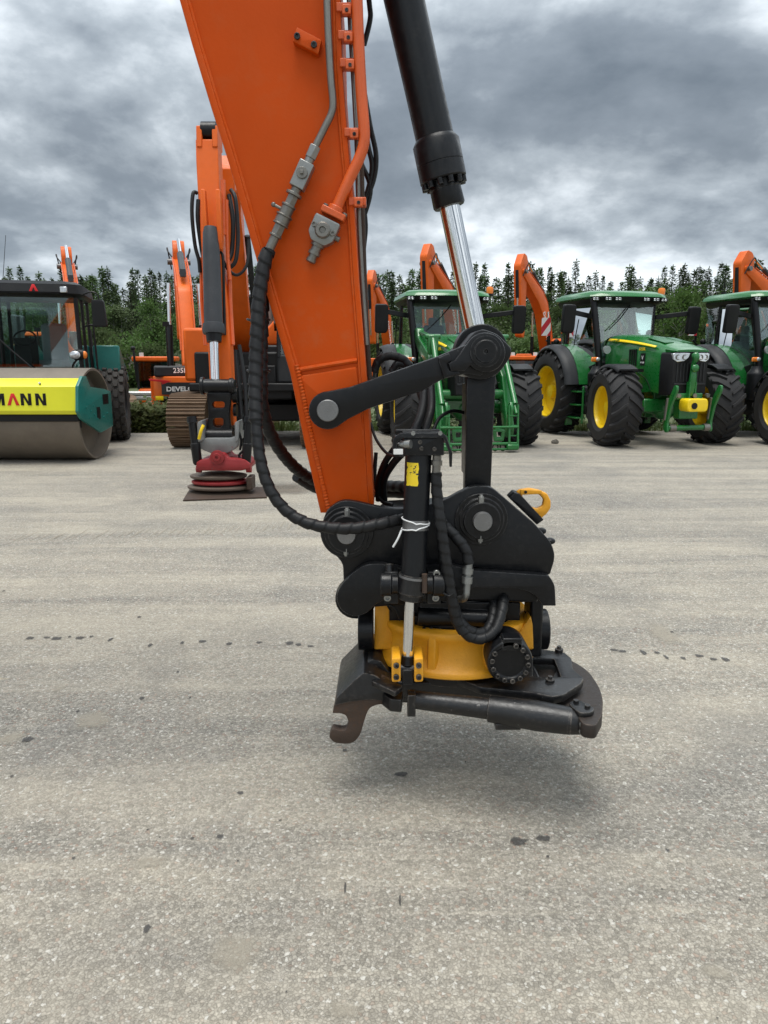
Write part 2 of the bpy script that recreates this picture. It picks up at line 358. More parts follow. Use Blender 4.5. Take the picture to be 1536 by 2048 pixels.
M['asphalt'] = asphalt()
def sheet(name, x0, x1, y0, y1, z, nx, ny, mat, hf=None):
    mb = MB(); vs = []
    for j in range(ny + 1):
        for i in range(nx + 1):
            x = x0 + (x1 - x0) * i / nx; y = y0 + (y1 - y0) * j / ny
            vs.append((x, y, z + (hf(x, y) if hf else 0)))
    fs = [(j * (nx + 1) + i, j * (nx + 1) + i + 1, (j + 1) * (nx + 1) + i + 1, (j + 1) * (nx + 1) + i) for j in range(ny) for i in range(nx)]
    mb.add(vs, fs); o = mb.build(name, mat, ang=60); o['kind'] = 'structure'; return o
def grassmat(name, a, b, c):
    q = NT(name); pos = q.n('ShaderNodeNewGeometry').outputs['Position']
    n1_, n2_ = q.noise(pos, 0.6, 5, 0.65), q.noise(pos, 9, 5, 0.7)
    col = q.mix(q.ramp(n1_, 0.35, 0.65), a, b); col = q.mix(q.ramp(n2_, 0.5, 0.7), col, c)
    q.l(col, q.b.inputs['Base Color']); q.b.inputs['Roughness'].default_value = 0.9
    q.l(q.bump(n2_, 0.6, 0.1), q.b.inputs['Normal']); return q.m
M['ground'] = grassmat('meadow_ground', (0.055, 0.085, 0.025), (0.085, 0.10, 0.04), (0.13, 0.12, 0.075))
M['gravel'] = grassmat('verge_gravel', (0.17, 0.155, 0.13), (0.23, 0.21, 0.18), (0.11, 0.105, 0.09))
from mathutils import noise as mnoise
def hills(x, y):
    d = max(0.0, y - 48); return min(d * 0.055, 5.0) + (mnoise.noise((x * 0.03, y * 0.03, 0)) * 1.2 if y > 52 else 0)
sheet('ground', -900, 900, -60, 1500, -0.03, 120, 120, M['ground'], lambda x, y: hills(x, y) * min(1, max(0, (y - 45) / 30)))
sheet('yard', -60, 60, -20, 17.2, 0.0, 8, 8, M['asphalt'])
# ------------------------------------------------------------------ big excavator: the arm in front
YA = 2.80; AT = 0.34
main = empty('excavator', (-7.0, YA + AT / 2, 0)); MB.org = Vector(main.location)
tag(main, 'large orange excavator whose tapering arm holds the black and yellow tiltrotator over the asphalt', 'excavator')
left = [(262, -330), (359, 0), (383, 86), (422, 215), (456, 322), (512, 516), (531, 582), (580, 746), (610, 892), (641, 1026)]
right = [(660, -330), (681, 0), (684, 130), (690, 215), (697, 300), (709.6, 430), (718, 560), (726, 660), (735, 780), (742, 900), (748, 1010)]
def off(pts, d): return [(x + d, y) for x, y in pts]
inner = off(left, 13) + off(right, -8)[::-1]
a = MB(); pxplate(a, inner, YA, AT, 0.002, 0.0)
arm = a.build('arm', M['orange'], main)
def strip(pts, w0, w1, Y0, Y1, bev):
    m = MB(); pxplate(m, off(pts, w0) + off(pts, w1)[::-1], Y0, Y1 - Y0, bev, 0.0); return m
s1 = strip(left, 0, 15, YA - 0.012, YA + AT + 0.012, 0.005).build('flange', M['orange'], arm)
s2 = strip(right, -11, 0, YA - 0.010, YA + AT + 0.012, 0.004).build('flange', M['orange'], arm)
MBw = MB(); MBw.tube([P(x + 17, y, YA - 0.001) for x, y in left], 0.0075, 6, 14)
MBw.build('weld_bead', M['orange'], arm)
MBw = MB(); MBw.tube([P(x + 17, y, YA - 0.010) for x, y in [(576, 730), (581, 752), (608, 880), (640, 1018)]], 0.0085, 8, 60, wob=0.16)
MBw.tube([P(x - 13, y, YA - 0.003) for x, y in right[1:]], 0.005, 6, 10)
MBw.build('weld_bead', M['orange'], arm)
m = MB(); pxplate(m, [(595, 752), (713, 733), (727, 870), (738, 1012), (652, 1024), (622, 890)], YA - 0.009, 0.02, 0.007, 0.01)
m.build('cast_end', M['orange'], arm)
m = MB(); m.tube([P(592, 741, YA - 0.001), P(650, 731, YA - 0.003), P(714, 721, YA - 0.001)], 0.009, 8, 8); m.build('weld_bead', M['orange'], arm)
# arm foot boss at the tip (inside the hitch)
m = MB(); c = P(694, 1066, YA); m.cyl(c, c + Vector((0, AT, 0)), 0.085, n=28); m.build('tip_boss', M['orange'], arm, 0.004)
# bolt helper: bolt head with socket facing the camera
def bolt(px, py, Y, r, h, mat, parent, hexa=False, name='bolt'):
    m = MB(); c = P(px, py, Y); d = Vector((0, -1, 0))
    if hexa: m.cyl(c, c + d * h, r, n=6)
    else:
        m.rev(c, c + d * h, [(0, r), (0.9, r), (1, r * 0.9), (1, r * 0.55), (0.45, r * 0.5)], 12)
    return m.build(name, mat, parent)
m = MB(); pxplate(m, [(593.5, 54), (643, 79.5), (636.5, 108), (585, 82)], YA - 0.034, 0.033, 0.003, 0.003); mb_ = m.build('mounting_block', M['orange'], arm)
bolt(594.4, 73, YA - 0.034, 0.0105, 0.008, M['black'], mb_); bolt(628, 90, YA - 0.034, 0.0105, 0.008, M['black'], mb_)
# grey pipe and its ball valve
Yp = YA - 0.035
m = MB(); m.tube([P(646, -330, Yp), P(652, -100, Yp), P(655, 30, Yp), P(661, 150, Yp), P(665.5, 200, Yp), P(663, 226, Yp), P(650, 254, Yp), P(626, 302, Yp)], 0.0125, 14, 8); m.build('grey_pipe', M['greypipe'], arm)
A0, B0 = P(633, 288, Yp), P(537, 503, Yp)
ax = (B0 - A0); al = ax.normalized(); sd_ = Vector((0, -1, 0)).cross(al)
def at(t): return A0 + ax * t
def seg(mb, t0, t1, r, n=16): mb.cyl(at(t0), at(t1), r, n=n)
m = MB(); seg(m, 0.02, 0.13, 0.021, 6); seg(m, 0.13, 0.19, 0.017); m.build('pipe_nut', M['steel'], arm, 0.002)
m = MB(); Fm = frame(at(0.29), sd_, al); m.box((0, 0, 0), (0.052, ax.length * 0.23, 0.05), Fm); vb = m.build('ball_valve', M['greycast'] if False else M['steel'], arm, 0.003)
m = MB(); m.cyl(at(0.28) - Vector((0, 0.025, 0)), at(0.28) - Vector((0, 0.034, 0)), 0.019, n=20); m.cyl(at(0.28) - Vector((0, 0.03, 0)), at(0.28) - Vector((0, 0.044, 0)), 0.008, n=4); m.build('valve_stem', M['greypipe'], vb, 0.001)
m = MB()
for t0, t1, r, n in ((0.405, 0.45, 0.018, 16), (0.45, 0.475, 0.029, 20), (0.475, 0.56, 0.020, 6), (0.56, 0.58, 0.026, 20), (0.58, 0.655, 0.023, 20), (0.655, 0.67, 0.030, 20), (0.67, 0.735, 0.026, 20), (0.735, 0.75, 0.029, 20), (0.75, 0.84, 0.021, 6), (0.84, 0.86, 0.023, 16), (0.86, 0.99, 0.0165, 16)): seg(m, t0, t1, r, n)
m.cyl(at(0.62), at(0.62) + sd_ * -0.05, 0.006, n=8); m.ball(at(0.62) + sd_ * -0.05, 0.009, 8, 6)
m.build('quick_coupling', M['greypipe'], arm, 0.0012)
# spiral wrapped hoses
h1 = [(537, 500, 2.765), (528, 530, 2.755), (519, 590, 2.74), (515, 650, 2.72), (512, 720, 2.70), (511, 790, 2.67), (513, 850, 2.64), (520, 915, 2.61), (538, 975, 2.585), (570, 1019, 2.57), (612, 1045, 2.56), (665, 1056, 2.555), (715, 1056, 2.56), (765, 1047, 2.58), (806, 1038, 2.64)]
m = MB(); m.tube([P(*p) for p in h1], lambda t: 0.0250 if t < 0.42 else 0.0205, 16, 26, helix=(0.044, 0.24)); m.build('wrapped_hose', M['rubber'], main, ang=70)
h2 = [(524, 560, 2.83), (522, 640, 2.81), (520, 720, 2.79), (522, 790, 2.80), (534, 850, 2.86), (560, 900, 2.95), (596, 940, 3.06), (640, 965, 3.18), (700, 974, 3.24), (760, 972, 3.22), (820, 974, 3.1)]
m = MB(); m.tube([P(*p) for p in h2], lambda t: 0.028 if t < 0.3 else 0.024, 16, 26, helix=(0.046, 0.24)); m.build('wrapped_hose', M['rubber'], main, ang=70)
m = MB(); m.tube([P(x - 4, y + 14, Y + 0.03) for x, y, Y in h2[-5:]], 0.02, 12, 14, helix=(0.04, 0.12)); m.build('wrapped_hose', M['rubber'], main, ang=70)
for py, yy in ((640, 2.775), (742, 2.745)):
    m = MB(); c = P(517, py, yy); m.tube([c + Vector((0.04 * math.cos(k * math.pi / 8), 0.042 * math.sin(k * math.pi / 8), 0.003 * math.sin(k))) for k in range(17)], 0.004, 6, 2)
    m.build('cable_tie', M['blackplastic'], main)
# orange pipe, flange and block
Yo = YA - 0.02
m = MB(); m.tube([P(706, -330, Yo), P(711, -100, Yo), P(716, 60, Yo), P(723, 190, Yo), P(728.5, 262, Yo), P(726.5, 292, Yo), P(716, 322, Yo), P(697, 362, Yo), P(668, 428, Yo)], 0.0195, 16, 8); op = m.build('orange_pipe', M['pipeorange'], arm)
m = MB(); d_ = (P(668, 428, Yo) - P(697, 362, Yo)).normalized(); p_ = P(669, 424, Yo); sd2 = Vector((0, -1, 0)).cross(d_)
Fb = frame(p_, sd2, d_); m.box((0, 0.008, 0), (0.088, 0.022, 0.06), Fb); m.cyl(p_ - d_ * 0.02, p_ + d_ * 0.01, 0.027, 0.03); m.build('pipe_flange', M['pipeorange'], op, 0.003)
pc = P(647, 464, Yo); Fb = frame(pc, sd2, d_)
m = MB(); m.plate([fil([(-0.047, -0.045), (0.047, -0.045), (0.047, 0.02), (0.026, 0.045), (-0.026, 0.045), (-0.047, 0.02)], 0.008)], 0.062, Fb, 0.004); blk = m.build('valve_block', M['steel'], arm)
m = MB(); cc = pc - Vector((0, 0.031, 0)); m.rev(cc, cc - Vector((0, 0.018, 0)), [(0, 0.028), (0.7, 0.028), (1, 0.023), (1, 0.012), (0.5, 0.010), (0.5, 0.005)], 20)
for sx_ in (-1, 1): 
    q = cc + sd2 * 0.036 * sx_ - d_ * 0.006; m.rev(q, q - Vector((0, 0.012, 0)), [(0, 0.009), (1, 0.009), (1, 0.005), (0.4, 0.005)], 12)
m.build('plug', M['greypipe'], blk)
m = MB(); e0 = pc + d_ * 0.04; m.rev(e0, e0 + d_ * 0.075, [(0, 0.026), (0.2, 0.024), (0.2, 0.018), (0.45, 0.018), (0.45, 0.022), (0.6, 0.022), (0.6, 0.015), (0.8, 0.015), (0.8, 0.018), (0.95, 0.018), (1, 0.012)], 16)
m.cyl(pc + sd2 * 0.04, pc + sd2 * 0.062, 0.010, n=10); m.build('fitting', M['greypipe'], blk)
for sx_ in (-1, 1):
    m = MB(); q = p_ + sd2 * 0.036 * sx_ - d_ * 0.012; m.cyl(q, q + d_ * 0.012, 0.010, n=8); m.build('bolt', M['greypipe'], op, 0.001)
# rungs carrying the pipes
for py in (-60, 20, 75, 130, 268, 405):
    x0 = 682 + py * 0.062; m = MB(); c = P(x0 + 8, py, Yo + 0.03); m.box(c, (0.062, 0.05, 0.028)); m.box(P(x0 + 10, py, Yo - 0.005), (0.03, 0.02, 0.03)); cb = m.build('pipe_clamp', M['pipeorange'], arm, 0.003); bolt(x0 + 10, py, Yo - 0.015, 0.006, 0.005, M['black'], cb)
m = MB(); m.tube([P(690, -330, 2.84), P(696, -60, 2.84), P(701, 60, 2.84), P(708, 180, 2.84), P(714, 300, 2.84), P(717, 420, 2.84), P(724, 560, 2.84), P(733, 690, 2.84)], 0.0085, 10, 8); m.build('thin_pipe', M['greypipe'], arm)
m = MB(); m.tube([P(704, -200, 2.9), P(712, 0, 2.92), P(717, 160, 2.92), P(722, 330, 2.92), P(727, 520, 2.92), P(735, 700, 2.92), P(742, 790, 2.92)], 0.011, 10, 8); m.build('thin_pipe', M['rust'], arm)
m = MB()
for pts in ([(730, -60), (739, 10), (740, 40), (728, 90)], [(728, 180), (740, 250), (752, 310), (747, 360), (726, 412)], [(728, 230), (736, 290), (744, 330), (738, 372), (722, 420)], [(722, 380), (731, 450), (726, 520), (733, 600)], [(724, 330), (741, 380), (722, 450)]):
    m.tube([P(x, y, 3.0) for x, y in pts], 0.0095, 8, 8)
m.build('thin_hose', M['rubber'], arm)
# ---- bucket cylinder
Yc = 2.97
def along(p, q, t): return p + (q - p) * t
c0, c1, c2, c3, c4, c5 = P(735, -330, Yc), P(871, 283, Yc), P(887, 362, Yc), P(890, 366, Yc), P(899, 414, Yc), P(959, 702, Yc)
k_ = pxm(870, 300, Yc)
m = MB(); m.cyl(c0, along(c0, c1, 1.0), 40 * k_, 37.5 * k_, 40); m.cyl(along(c0, c1, 0.90), along(c0, c1, 0.99), 37.9 * k_, 38.2 * k_, 40); cyl_ = m.build('bucket_cylinder', M['cylinder'], main)
m = MB(); m.rev(c1 - (c2 - c1) * 0.08, c2, [(0, 40 * k_), (0.12, 47 * k_), (0.60, 47 * k_), (0.61, 46.2 * k_), (0.62, 47 * k_), (0.97, 47 * k_), (1, 45 * k_)], 40); m.build('collar', M['cylinder'], cyl_)
dax = (c4 - c3).normalized(); ux = dax.orthogonal().normalized(); uy = dax.cross(ux)
for i in range(12):
    a_ = 2 * math.pi * i / 12; q = c2 + (ux * math.cos(a_) + uy * math.sin(a_)) * 40 * k_
    m = MB(); m.cyl(q, q + dax * 0.022, 0.0115, n=10); m.build('bolt', M['black'], cyl_, 0.001)
m = MB(); m.rev(c2, c4, [(0, 33 * k_), (0.3, 33 * k_), (0.32, 31.5 * k_), (0.92, 32.5 * k_), (1, 30 * k_), (1, 22 * k_)], 32); m.build('gland', M['black'], cyl_)
m = MB(); m.cyl(c4 - dax * 0.02, along(c4, c5, 0.86), 21 * k_, n=40); m.build('rod', M['chrome'], cyl_)
m = MB(); m.rev(along(c4, c5, 0.83), along(c4, c5, 1.0), [(0, 23 * k_), (0.5, 24 * k_), (1, 32 * k_)], 28); m.cyl(c5 - Vector((0, 0.06, 0)), c5 + Vector((0, 0.06, 0)), 0.10, n=32); m.build('rod_eye', M['black'], cyl_, 0.004)
# ---- links between arm, cylinder and hitch
def bar_link(Y, near):
    m = MB()
    pxplate(m, arc(655, 821, 36, 100, 290, 12) + [(695, 839), (736, 818), (847, 781), (886, 758), (930, 745), (990, 740), (1000, 712), (962, 680), (903, 701), (880, 711), (790, 742), (699, 774), (668, 784)] if False else [(655, 783), (700, 774), (880, 711), (903, 701), (930, 690), (960, 680), (1000, 700), (995, 735), (960, 752), (930, 748), (886, 758), (847, 781), (736, 818), (695, 839)] + arc(655, 821, 38, 60, 270, 14), Y, 0.045, 0.005, 0.0)
    return m.build('link_bar', M['black'], main)
lk = bar_link(2.715, True); bar_link(3.18, False)
m = MB(); pxplate(m, [(948, 664, .015), (966, 658, 0.012), (995, 668, .02), (1024, 697, 0.012), (1021, 716, 0.015), (998, 747, 0.03), (973, 760, 0.03), (945, 759, 0.03), (905, 738), (885, 736), (928, 690, .05)], 2.735, 0.43, 0.006, 0.02); m.build('link_head', M['black'], main)
m = MB(); pxplate(m, [(876, 716), (899, 706), (904, 722), (893, 727), (899, 742), (917, 739), (920, 748), (888, 757, 0.0)], 2.700, 0.03, 0.004, 0.004); m.build('stop_block', M['black'], lk)
m = MB(); pxplate(m, arc(971, 705, 40, 215, 500, 22) + [(930, 742), (902, 742), (897, 727), (910, 720)], 2.690, 0.028, 0.005, 0.0); m.build('ear_plate', M['black'], lk)
m = MB(); q = P(971, 703, 2.69); m.rev(q, q - Vector((0, 0.012, 0)), [(0, 0.055), (0.6, 0.055), (0.7, 0.048), (0.7, 0.041), (1, 0.038), (1, 0.008), (0.3, 0.005)], 32); m.build('pin_cap', M['black'], lk)
m = MB(); q = P(655.7, 821, 2.715); m.cyl(q + Vector((0, 0.5, 0)), q - Vector((0, 0.014, 0)), 0.0395, n=36); m.rev(q, q - Vector((0, 0.0145, 0)), [(0, 0.02), (1, 0.004)], 10); m.build('link_pin', M['pin'], main, 0.003)
m = MB(); q = P(971, 703, 2.70); m.cyl(q, q + Vector((0, 0.52, 0)), 0.045, n=24); m.build('link_pin', M['pin'], main)
for Yv in (2.775, 3.10):
    m = MB(); pxplate(m, [(934, 735), (993, 735), (987, 850), (981, 1000), (962, 1060), (929, 1000), (932, 850)], Yv, 0.07, 0.006, 0.0); m.build('vertical_link', M['black'], main)
m = MB(); pxplate(m, [(938, 770), (950, 770), (946, 960), (936, 960)], 2.845, 0.255, 0.004, 0.0); m.build('link_web', M['black'], main)
# ---- the rest of the machine, beyond the frame on the left: boom, upper body, tracks
top = P(300, -330, YA)
bm_pts = [(-0.62, 3.45), (-1.6, 4.9), (-3.4, 5.2), (-5.6, 2.2), (-5.9, 1.6), (-5.4, 1.7), (-3.3, 4.5), (-1.7, 4.3), (-0.75, 3.1)]
m = MB(); m.plate([fil(bm_pts, 0.25)], 0.5, FY(YA + AT / 2), 0.01); m.build('boom', M['orange'], main)
m = MB(); m.plate([fil([(-0.95, 3.15), (0.1, 3.1), (0.2, 3.9), (-0.3, 4.5), (-0.9, 3.9)], 0.15)], AT, FY(YA + AT / 2), 0.01); m.build('arm_head', M['orange'], main)
m = MB(); m.cyl((-0.85, YA - 0.1, 3.35), (-0.85, YA + AT + 0.1, 3.35), 0.09, n=20); m.build('boom_pin', M['pin'], main)
m = MB(); m.box((-7.3, YA + .17, 1.65), (3.4, 2.8, 1.0)); m.box((-8.6, YA + .17, 1.75), (0.9, 2.9, 1.2)); m.build('upper_body', M['orange'], main, 0.08)
m = MB(); m.box((-6.2, YA + 1.1, 2.3), (1.7, 1.0, 1.6)); m.build('cab', M['greyplastic'], main, 0.1)
m = MB(); m.cyl((-7, YA + .17, 0.75), (-7, YA + .17, 1.2), 0.6, n=24); m.box((-7, YA + .17, 0.6), (2.2, 2.2, 0.4)); m.build('undercarriage', M['blackplastic'], main, 0.03)
for s_ in (-1, 1):
    m = MB(); m.plate([[(x, z) for x, z in arc(1.75, .48, .47, -90, 90, 10) + arc(-1.75, .48, .47, 90, 270, 10)]], 0.7, FY(YA + .17 + s_ * 1.25) @ Matrix.Translation((-7, 0.01, 0)), 0.02); m.build('track', M['track'], main)

# ------------------------------------------------------------------ tiltrotator
base = PZ(903, 1560, 0); base.z = 0.0
tr = empty('tiltrotator', (P(903, 1300, 2.92).x, 2.92, 0.19)); MB.org = Vector(tr.location)
tag(tr, 'black and yellow tiltrotator with rusty quick coupler hanging from the big orange arm', 'tiltrotator')
hitch = [(683, 1000, .03), (712, 1003, .03), (754, 1014, .05), (804, 1019, .05), (883, 1004, .05), (921, 983, .04), (945, 972, .03), (980, 972, .03), (1000, 988, .04), (1017, 1003, .02), (1071, 1049, .02), (1104, 1087, .03), (1111, 1114, .03), (1100, 1150, .01), (942, 1134, 0), (790, 1150, 0), (687, 1162, .01), (686, 1128, .02), (654, 1090, .05), (641, 1060, .05), (652, 1020, .05)]
YH = 2.70
m = MB(); pxplate(m, hitch, YH, 0.036, 0.004, 0.02); hp = m.build('hitch_plate', M['black'], tr)
m = MB(); pxplate(m, hitch, YH + 0.43, 0.036, 0.004, 0.02); m.build('hitch_plate', M['black'], tr)
m = MB(); pxplate(m, [(770, 1040), (930, 1030), (1065, 1062), (1100, 1095), (1092, 1148), (700, 1160), (690, 1125)], YH + 0.036, 0.394, 0.004, 0.02); m.build('hitch_body', M['black'], tr)
# pin bosses
def boss(cx_, cy_, Y, rings, nm='pin_boss', mat='black'):
    m = MB(); q = P(cx_, cy_, Y); y = 0.0
    prof = []
    for r, h in rings:
        prof += [(y, r), (y + h, r)]; y += h
    Lh = y; m.rev(q, q - Vector((0, Lh, 0)), [(t / Lh, r) for t, r in prof], 40); return m.build(nm, M[mat], tr, 0.002), q - Vector((0, Lh, 0))
for cx_, cy_, pr in ((694, 1064, 0.036), (962, 1038, 0.037)):
    b_, q = boss(cx_, cy_, YH, ((0.098, 0.012), (0.082, 0.012), (0.068, 0.016)))
    m = MB(); m.rev(q + Vector((0, 0.5, 0)), q - Vector((0, 0.016, 0)), [(0, pr), (0.985, pr), (1, pr * 0.9), (1, 0.001)], 32); m.build('pin', M['pin'], tr)
    for dy in (-38, 38):
        m = MB(); c = P(cx_ - 2 * (dy > 0) * 1, cy_ + dy * 1.02, YH - 0.03); m.cyl(c - Vector((0, 0, 0.012)), c + Vector((0, 0, 0.012)), 0.011, n=6); m.cyl(c - Vector((0, 0, 0.018)), c + Vector((0, 0, 0.018)), 0.007, n=10); m.build('bolt', M['steel'], tr, 0.001)
# tilt frame plates under it
tilt = [(679, 1174, .04), (700, 1150, .04), (729, 1128, .03), (765, 1128, .0), (800, 1136, 0), (880, 1134, 0), (905, 1131, .01), (946, 1141, .01), (1098, 1151, .01), (1110, 1170, .02), (1112, 1212, .003), (1087, 1212, .003), (1067, 1187, .03), (1040, 1177, .03), (946, 1176, .01), (880, 1192, .02), (800, 1190, .02), (752, 1207, .02), (737, 1225, .02), (712, 1235, .03), (684, 1225, .03), (671, 1197, .03)]
YT = 2.655
m = MB(); pxplate(m, tilt, YT, 0.042, 0.004, 0.02); m.build('tilt_plate', M['black'], tr)
m = MB(); pxplate(m, tilt, YT + 0.48, 0.042, 0.004, 0.02); m.build('tilt_plate', M['black'], tr)
m = MB(); pxplate(m, [(700, 1150), (1085, 1158), (1075, 1205), (1035, 1205), (930, 1200), (740, 1215), (690, 1200)], YT + 0.042, 0.40, 0.004, 0.01)
m.box(P(900, 1215, 2.92), (0.52, 0.30, 0.14)); m.build('tilt_frame', M['black'], tr, 0.004)
m = MB(); m.plate([arc(0, 0, 0.085, 0, 345, 24)], 0.05, FY(YT + 0.30) @ Matrix.Translation((P(712, 1195, YT + .3).x, P(712, 1195, YT + .3).z, 0)), 0.004); m.build('tilt_boss', M['black'], tr)
for px_, Y_ in ((732, 2.80), (1078, 2.86)):
    m = MB(); q = P(px_, 1258, Y_); m.cyl(q - Vector((0.03, 0, 0)), q + Vector((0.03, 0, 0)), 0.082, n=28); m.build('tilt_bearing', M['black'], tr, 0.004)
m = MB(); q = P(1066, 1240, 2.82); m.box(q, (0.05, 0.14, 0.26)); m.build('tilt_ear', M['black'], tr, 0.01)
# yellow rotor housing: turned about the vertical axis
ctr = P(903, 1300, 2.92); CX, CY = ctr.x, 2.92
RF = 162 * pxm(903, 1301, 2.92)
zf = P(880, 1363, CY - RF).z; zt = P(880, 1267, CY - RF * 0.87).z
Hh = zt - zf
def VM(z): return Matrix.Translation((CX, CY, z))
def turn(mb, prof, n=72, a0=0, a1=360):
    secs = []; full = abs(a1 - a0) >= 360
    k = n if full else n + 1
    for i in range(k):
        a_ = R(a0 + (a1 - a0) * i / n); secs.append([(CX + r * math.sin(a_), CY - r * math.cos(a_), z) for r, z in prof])
    vs = [p for s_ in secs for p in s_]; c_ = len(prof); fs = []
    for i in range(k if full else k - 1):
        j = (i + 1) % k
        fs += [(i * c_ + t, j * c_ + t, j * c_ + (t + 1) % c_, i * c_ + (t + 1) % c_) for t in range(c_)]
    if not full: fs += [tuple(range(c_)), tuple(range((k - 1) * c_, k * c_))[::-1]]
    mb.add(vs, fs); return mb
m = MB(); turn(m, [(RF * .55, zf), (RF * .975, zf), (RF, zf + .006), (RF, zf + .022), (RF * .985, zf + .028), (RF * .93, zf + .04), (RF * .895, zf + .065), (RF * .88, zf + .10), (RF * .885, zt - .05), (RF * .905, zt - .032), (RF * .925, zt - .022), (RF * .925, zt - .006), (RF * .91, zt), (RF * .76, zt), (RF * .74, zt - .02), (RF * .55, zt - .03)])
rh = m.build('rotor_housing', M['yellow'], tr, ang=50)
for a_ in (-72, -40, -19, 22, 70, 110, 150, 200, 240):
    m = MB(); Fr = Matrix.Translation((CX, CY, 0)) @ Matrix.Rotation(R(a_), 4, 'Z')
    m.hexa([(-.014, -RF * .965, zf + .02), (.014, -RF * .965, zf + .02), (.026, -RF * .87, zf + .02), (-.026, -RF * .87, zf + .02)], [(-.012, -RF * .922, zt - .004), (.012, -RF * .922, zt - .004), (.024, -RF * .87, zt - .004), (-.024, -RF * .87, zt - .004)], Fr)
    m.build('rib', M['yellow'], rh, 0.004, 50, 3)
m = MB(); pxplate(m, [(750, 1204), (765, 1200), (779, 1212), (779, 1250), (790, 1266), (790, 1300), (748, 1300)], 2.76, 0.07, 0.008, 0.008); m.build('housing_ear', M['yellow'], rh)
m = MB(); pxplate(m, [(1040, 1262), (1056, 1240), (1062, 1232), (1066, 1250), (1068, 1300), (1030, 1300), (1015, 1282)], 2.74, 0.07, 0.008, 0.008); m.build('housing_ear', M['yellow'], rh)
# black core above the housing
m = MB(); turn(m, [(0.02, zt - .03), (RF * .73, zt - .03), (RF * .73, zt + .03), (RF * .66, zt + .035), (RF * .66, zt + .10), (0.02, zt + .12)]); m.build('rotor_core', M['black'], tr)
for px_ in (848, 862, 878, 905): bolt(px_, 1258, 2.69, 0.009, 0.012, M['black_worn'], tr)
m = MB(); q0 = P(835, 1232, 2.70); q1 = P(990, 1238, 2.70); m.cyl(q0, q1, 0.035, n=20); m.box((q0 + q1) / 2 + Vector((0, 0.05, 0.03)), (0.28, 0.1, 0.06)); m.build('hydraulic_block', M['black'], tr, 0.004)
m = MB(); m.tube([P(782, 1222, 2.72), P(775, 1210, 2.70), P(790, 1216, 2.68), P(800, 1240, 2.7)], 0.004, 6, 6); m.build('cable', M['rubber'], tr)
# rotation motor with its ring of bolts
YM = 2.525
m = MB(); q = P(1020, 1325, YM); m.rev(q + Vector((0, 0.16, 0)), q, [(0, 0.082), (0.93, 0.084), (1, 0.08), (1, 0.062), (0.96, 0.06), (0.96, 0.001)], 40); m.box(P(1022, 1283, YM + 0.03), (0.07, 0.06, 0.045)); m.box(P(1022, 1300, YM + 0.09), (0.09, 0.1, 0.07)); rm = m.build('rotation_motor', M['black'], tr, 0.004)
for i in range(14):
    a_ = R(20 + i * 360 / 14); rr_ = 36
    if i in (3, 4): continue
    bolt(1020 + rr_ * math.cos(a_), 1325 - rr_ * math.sin(a_), YM, 0.0095, 0.011, M['black_worn'], rm)
# yellow clevis of the tilt cylinder
for px_ in (792.5, 837.5):
    m = MB(); pxplate(m, [(px_ - 9, 1318), (px_ + 9, 1316), (px_ + 9, 1364), (px_ - 9, 1365)], 2.485, 0.12, 0.005, 0.008); lg = m.build('clevis_lug', M['yellow'], rh)
    for py_ in (1330, 1353): bolt(px_, py_, 2.485, 0.0105, 0.010, M['black_worn'], lg)
m = MB(); q = P(815, 1340, 2.53); m.cyl(q - Vector((0.034, 0, 0)), q + Vector((0.034, 0, 0)), 0.028, n=20); m.box(P(815, 1350, 2.52), (0.04, 0.05, 0.06)); m.build('rod_end', M['black'], tr, 0.004)
# ---- tilt cylinder standing in front
t0, t1 = P(837, 905, 2.60), P(827, 1150, 2.555); t2, t3 = P(820, 1200, 2.55), P(815, 1328, 2.53)
kk = pxm(830, 1000, 2.58)
m = MB(); m.cyl(t0 + (t0 - t1) * 0.02, t1, 26.5 * kk, 25 * kk, 36); tcy = m.build('tilt_cylinder', M['cylinder'], tr)
m = MB(); pa, pb = along(t0, t1, 0.545), along(t0, t1, 0.625); m.cyl(pa, pb, 26.2 * kk, n=36); m.build('bare_steel_band', M['rust'] if False else M['pin'], tcy)
m = MB(); m.rev(t1 - (t2 - t1) * 0.05, t2, [(0, 25 * kk), (0.02, 29 * kk), (0.1, 29.5 * kk), (0.12, 28.5 * kk), (0.72, 28.5 * kk), (0.76, 24 * kk), (0.98, 23 * kk), (1.0, 21 * kk)], 36); m.build('trunnion_collar', M['black_worn'], tcy)
m = MB(); c = along(t1, t2, .02); m.rev(c, c + (t2 - t1) * 0.09, [(0, 29.8 * kk), (1, 29.8 * kk)], 36); m.build('collar_ring', M['pin'], tcy)
for s_, x0, x1 in ((-1, 760, 797), (1, 853, 889)):
    m = MB(); q0 = P(x0, 1168, 2.57); q1 = P(x1, 1168, 2.57); m.rev(q0, q1, [(0, 0.038), (0.05, 0.044), (0.62, 0.044), (0.63, 0.036), (1, 0.036)] if s_ < 0 else [(0, 0.036), (0.35, 0.036), (0.36, 0.044), (0.95, 0.044), (1, 0.038)], 28)
    mid = P((x0 + x1) / 2 + s_ * -4, 1168, 2.62); m.box(mid, (0.05, 0.10, 0.12)); tb = m.build('trunnion_bearing', M['black'], tr, 0.003)
    for py_ in ((1146, 1194) if s_ > 0 else (1194,)): bolt((873 if s_ > 0 else 777) - (2 if py_ > 1160 else 0), py_, 2.565, 0.0135, 0.014, M['steel'], tb)
    if s_ < 0:
        m = MB(); m.cyl(P(779, 1128, 2.60), P(779, 1152, 2.585), 0.014, n=12); m.build('grease_plug', M['black_worn'], tb)
m = MB(); m.cyl(P(849, 1148, 2.515), P(849, 1185, 2.515), 0.010, n=10); m.box(P(849, 1166, 2.52), (0.018, 0.016, 0.03)); m.build('check_fitting', M['rust'], tcy)
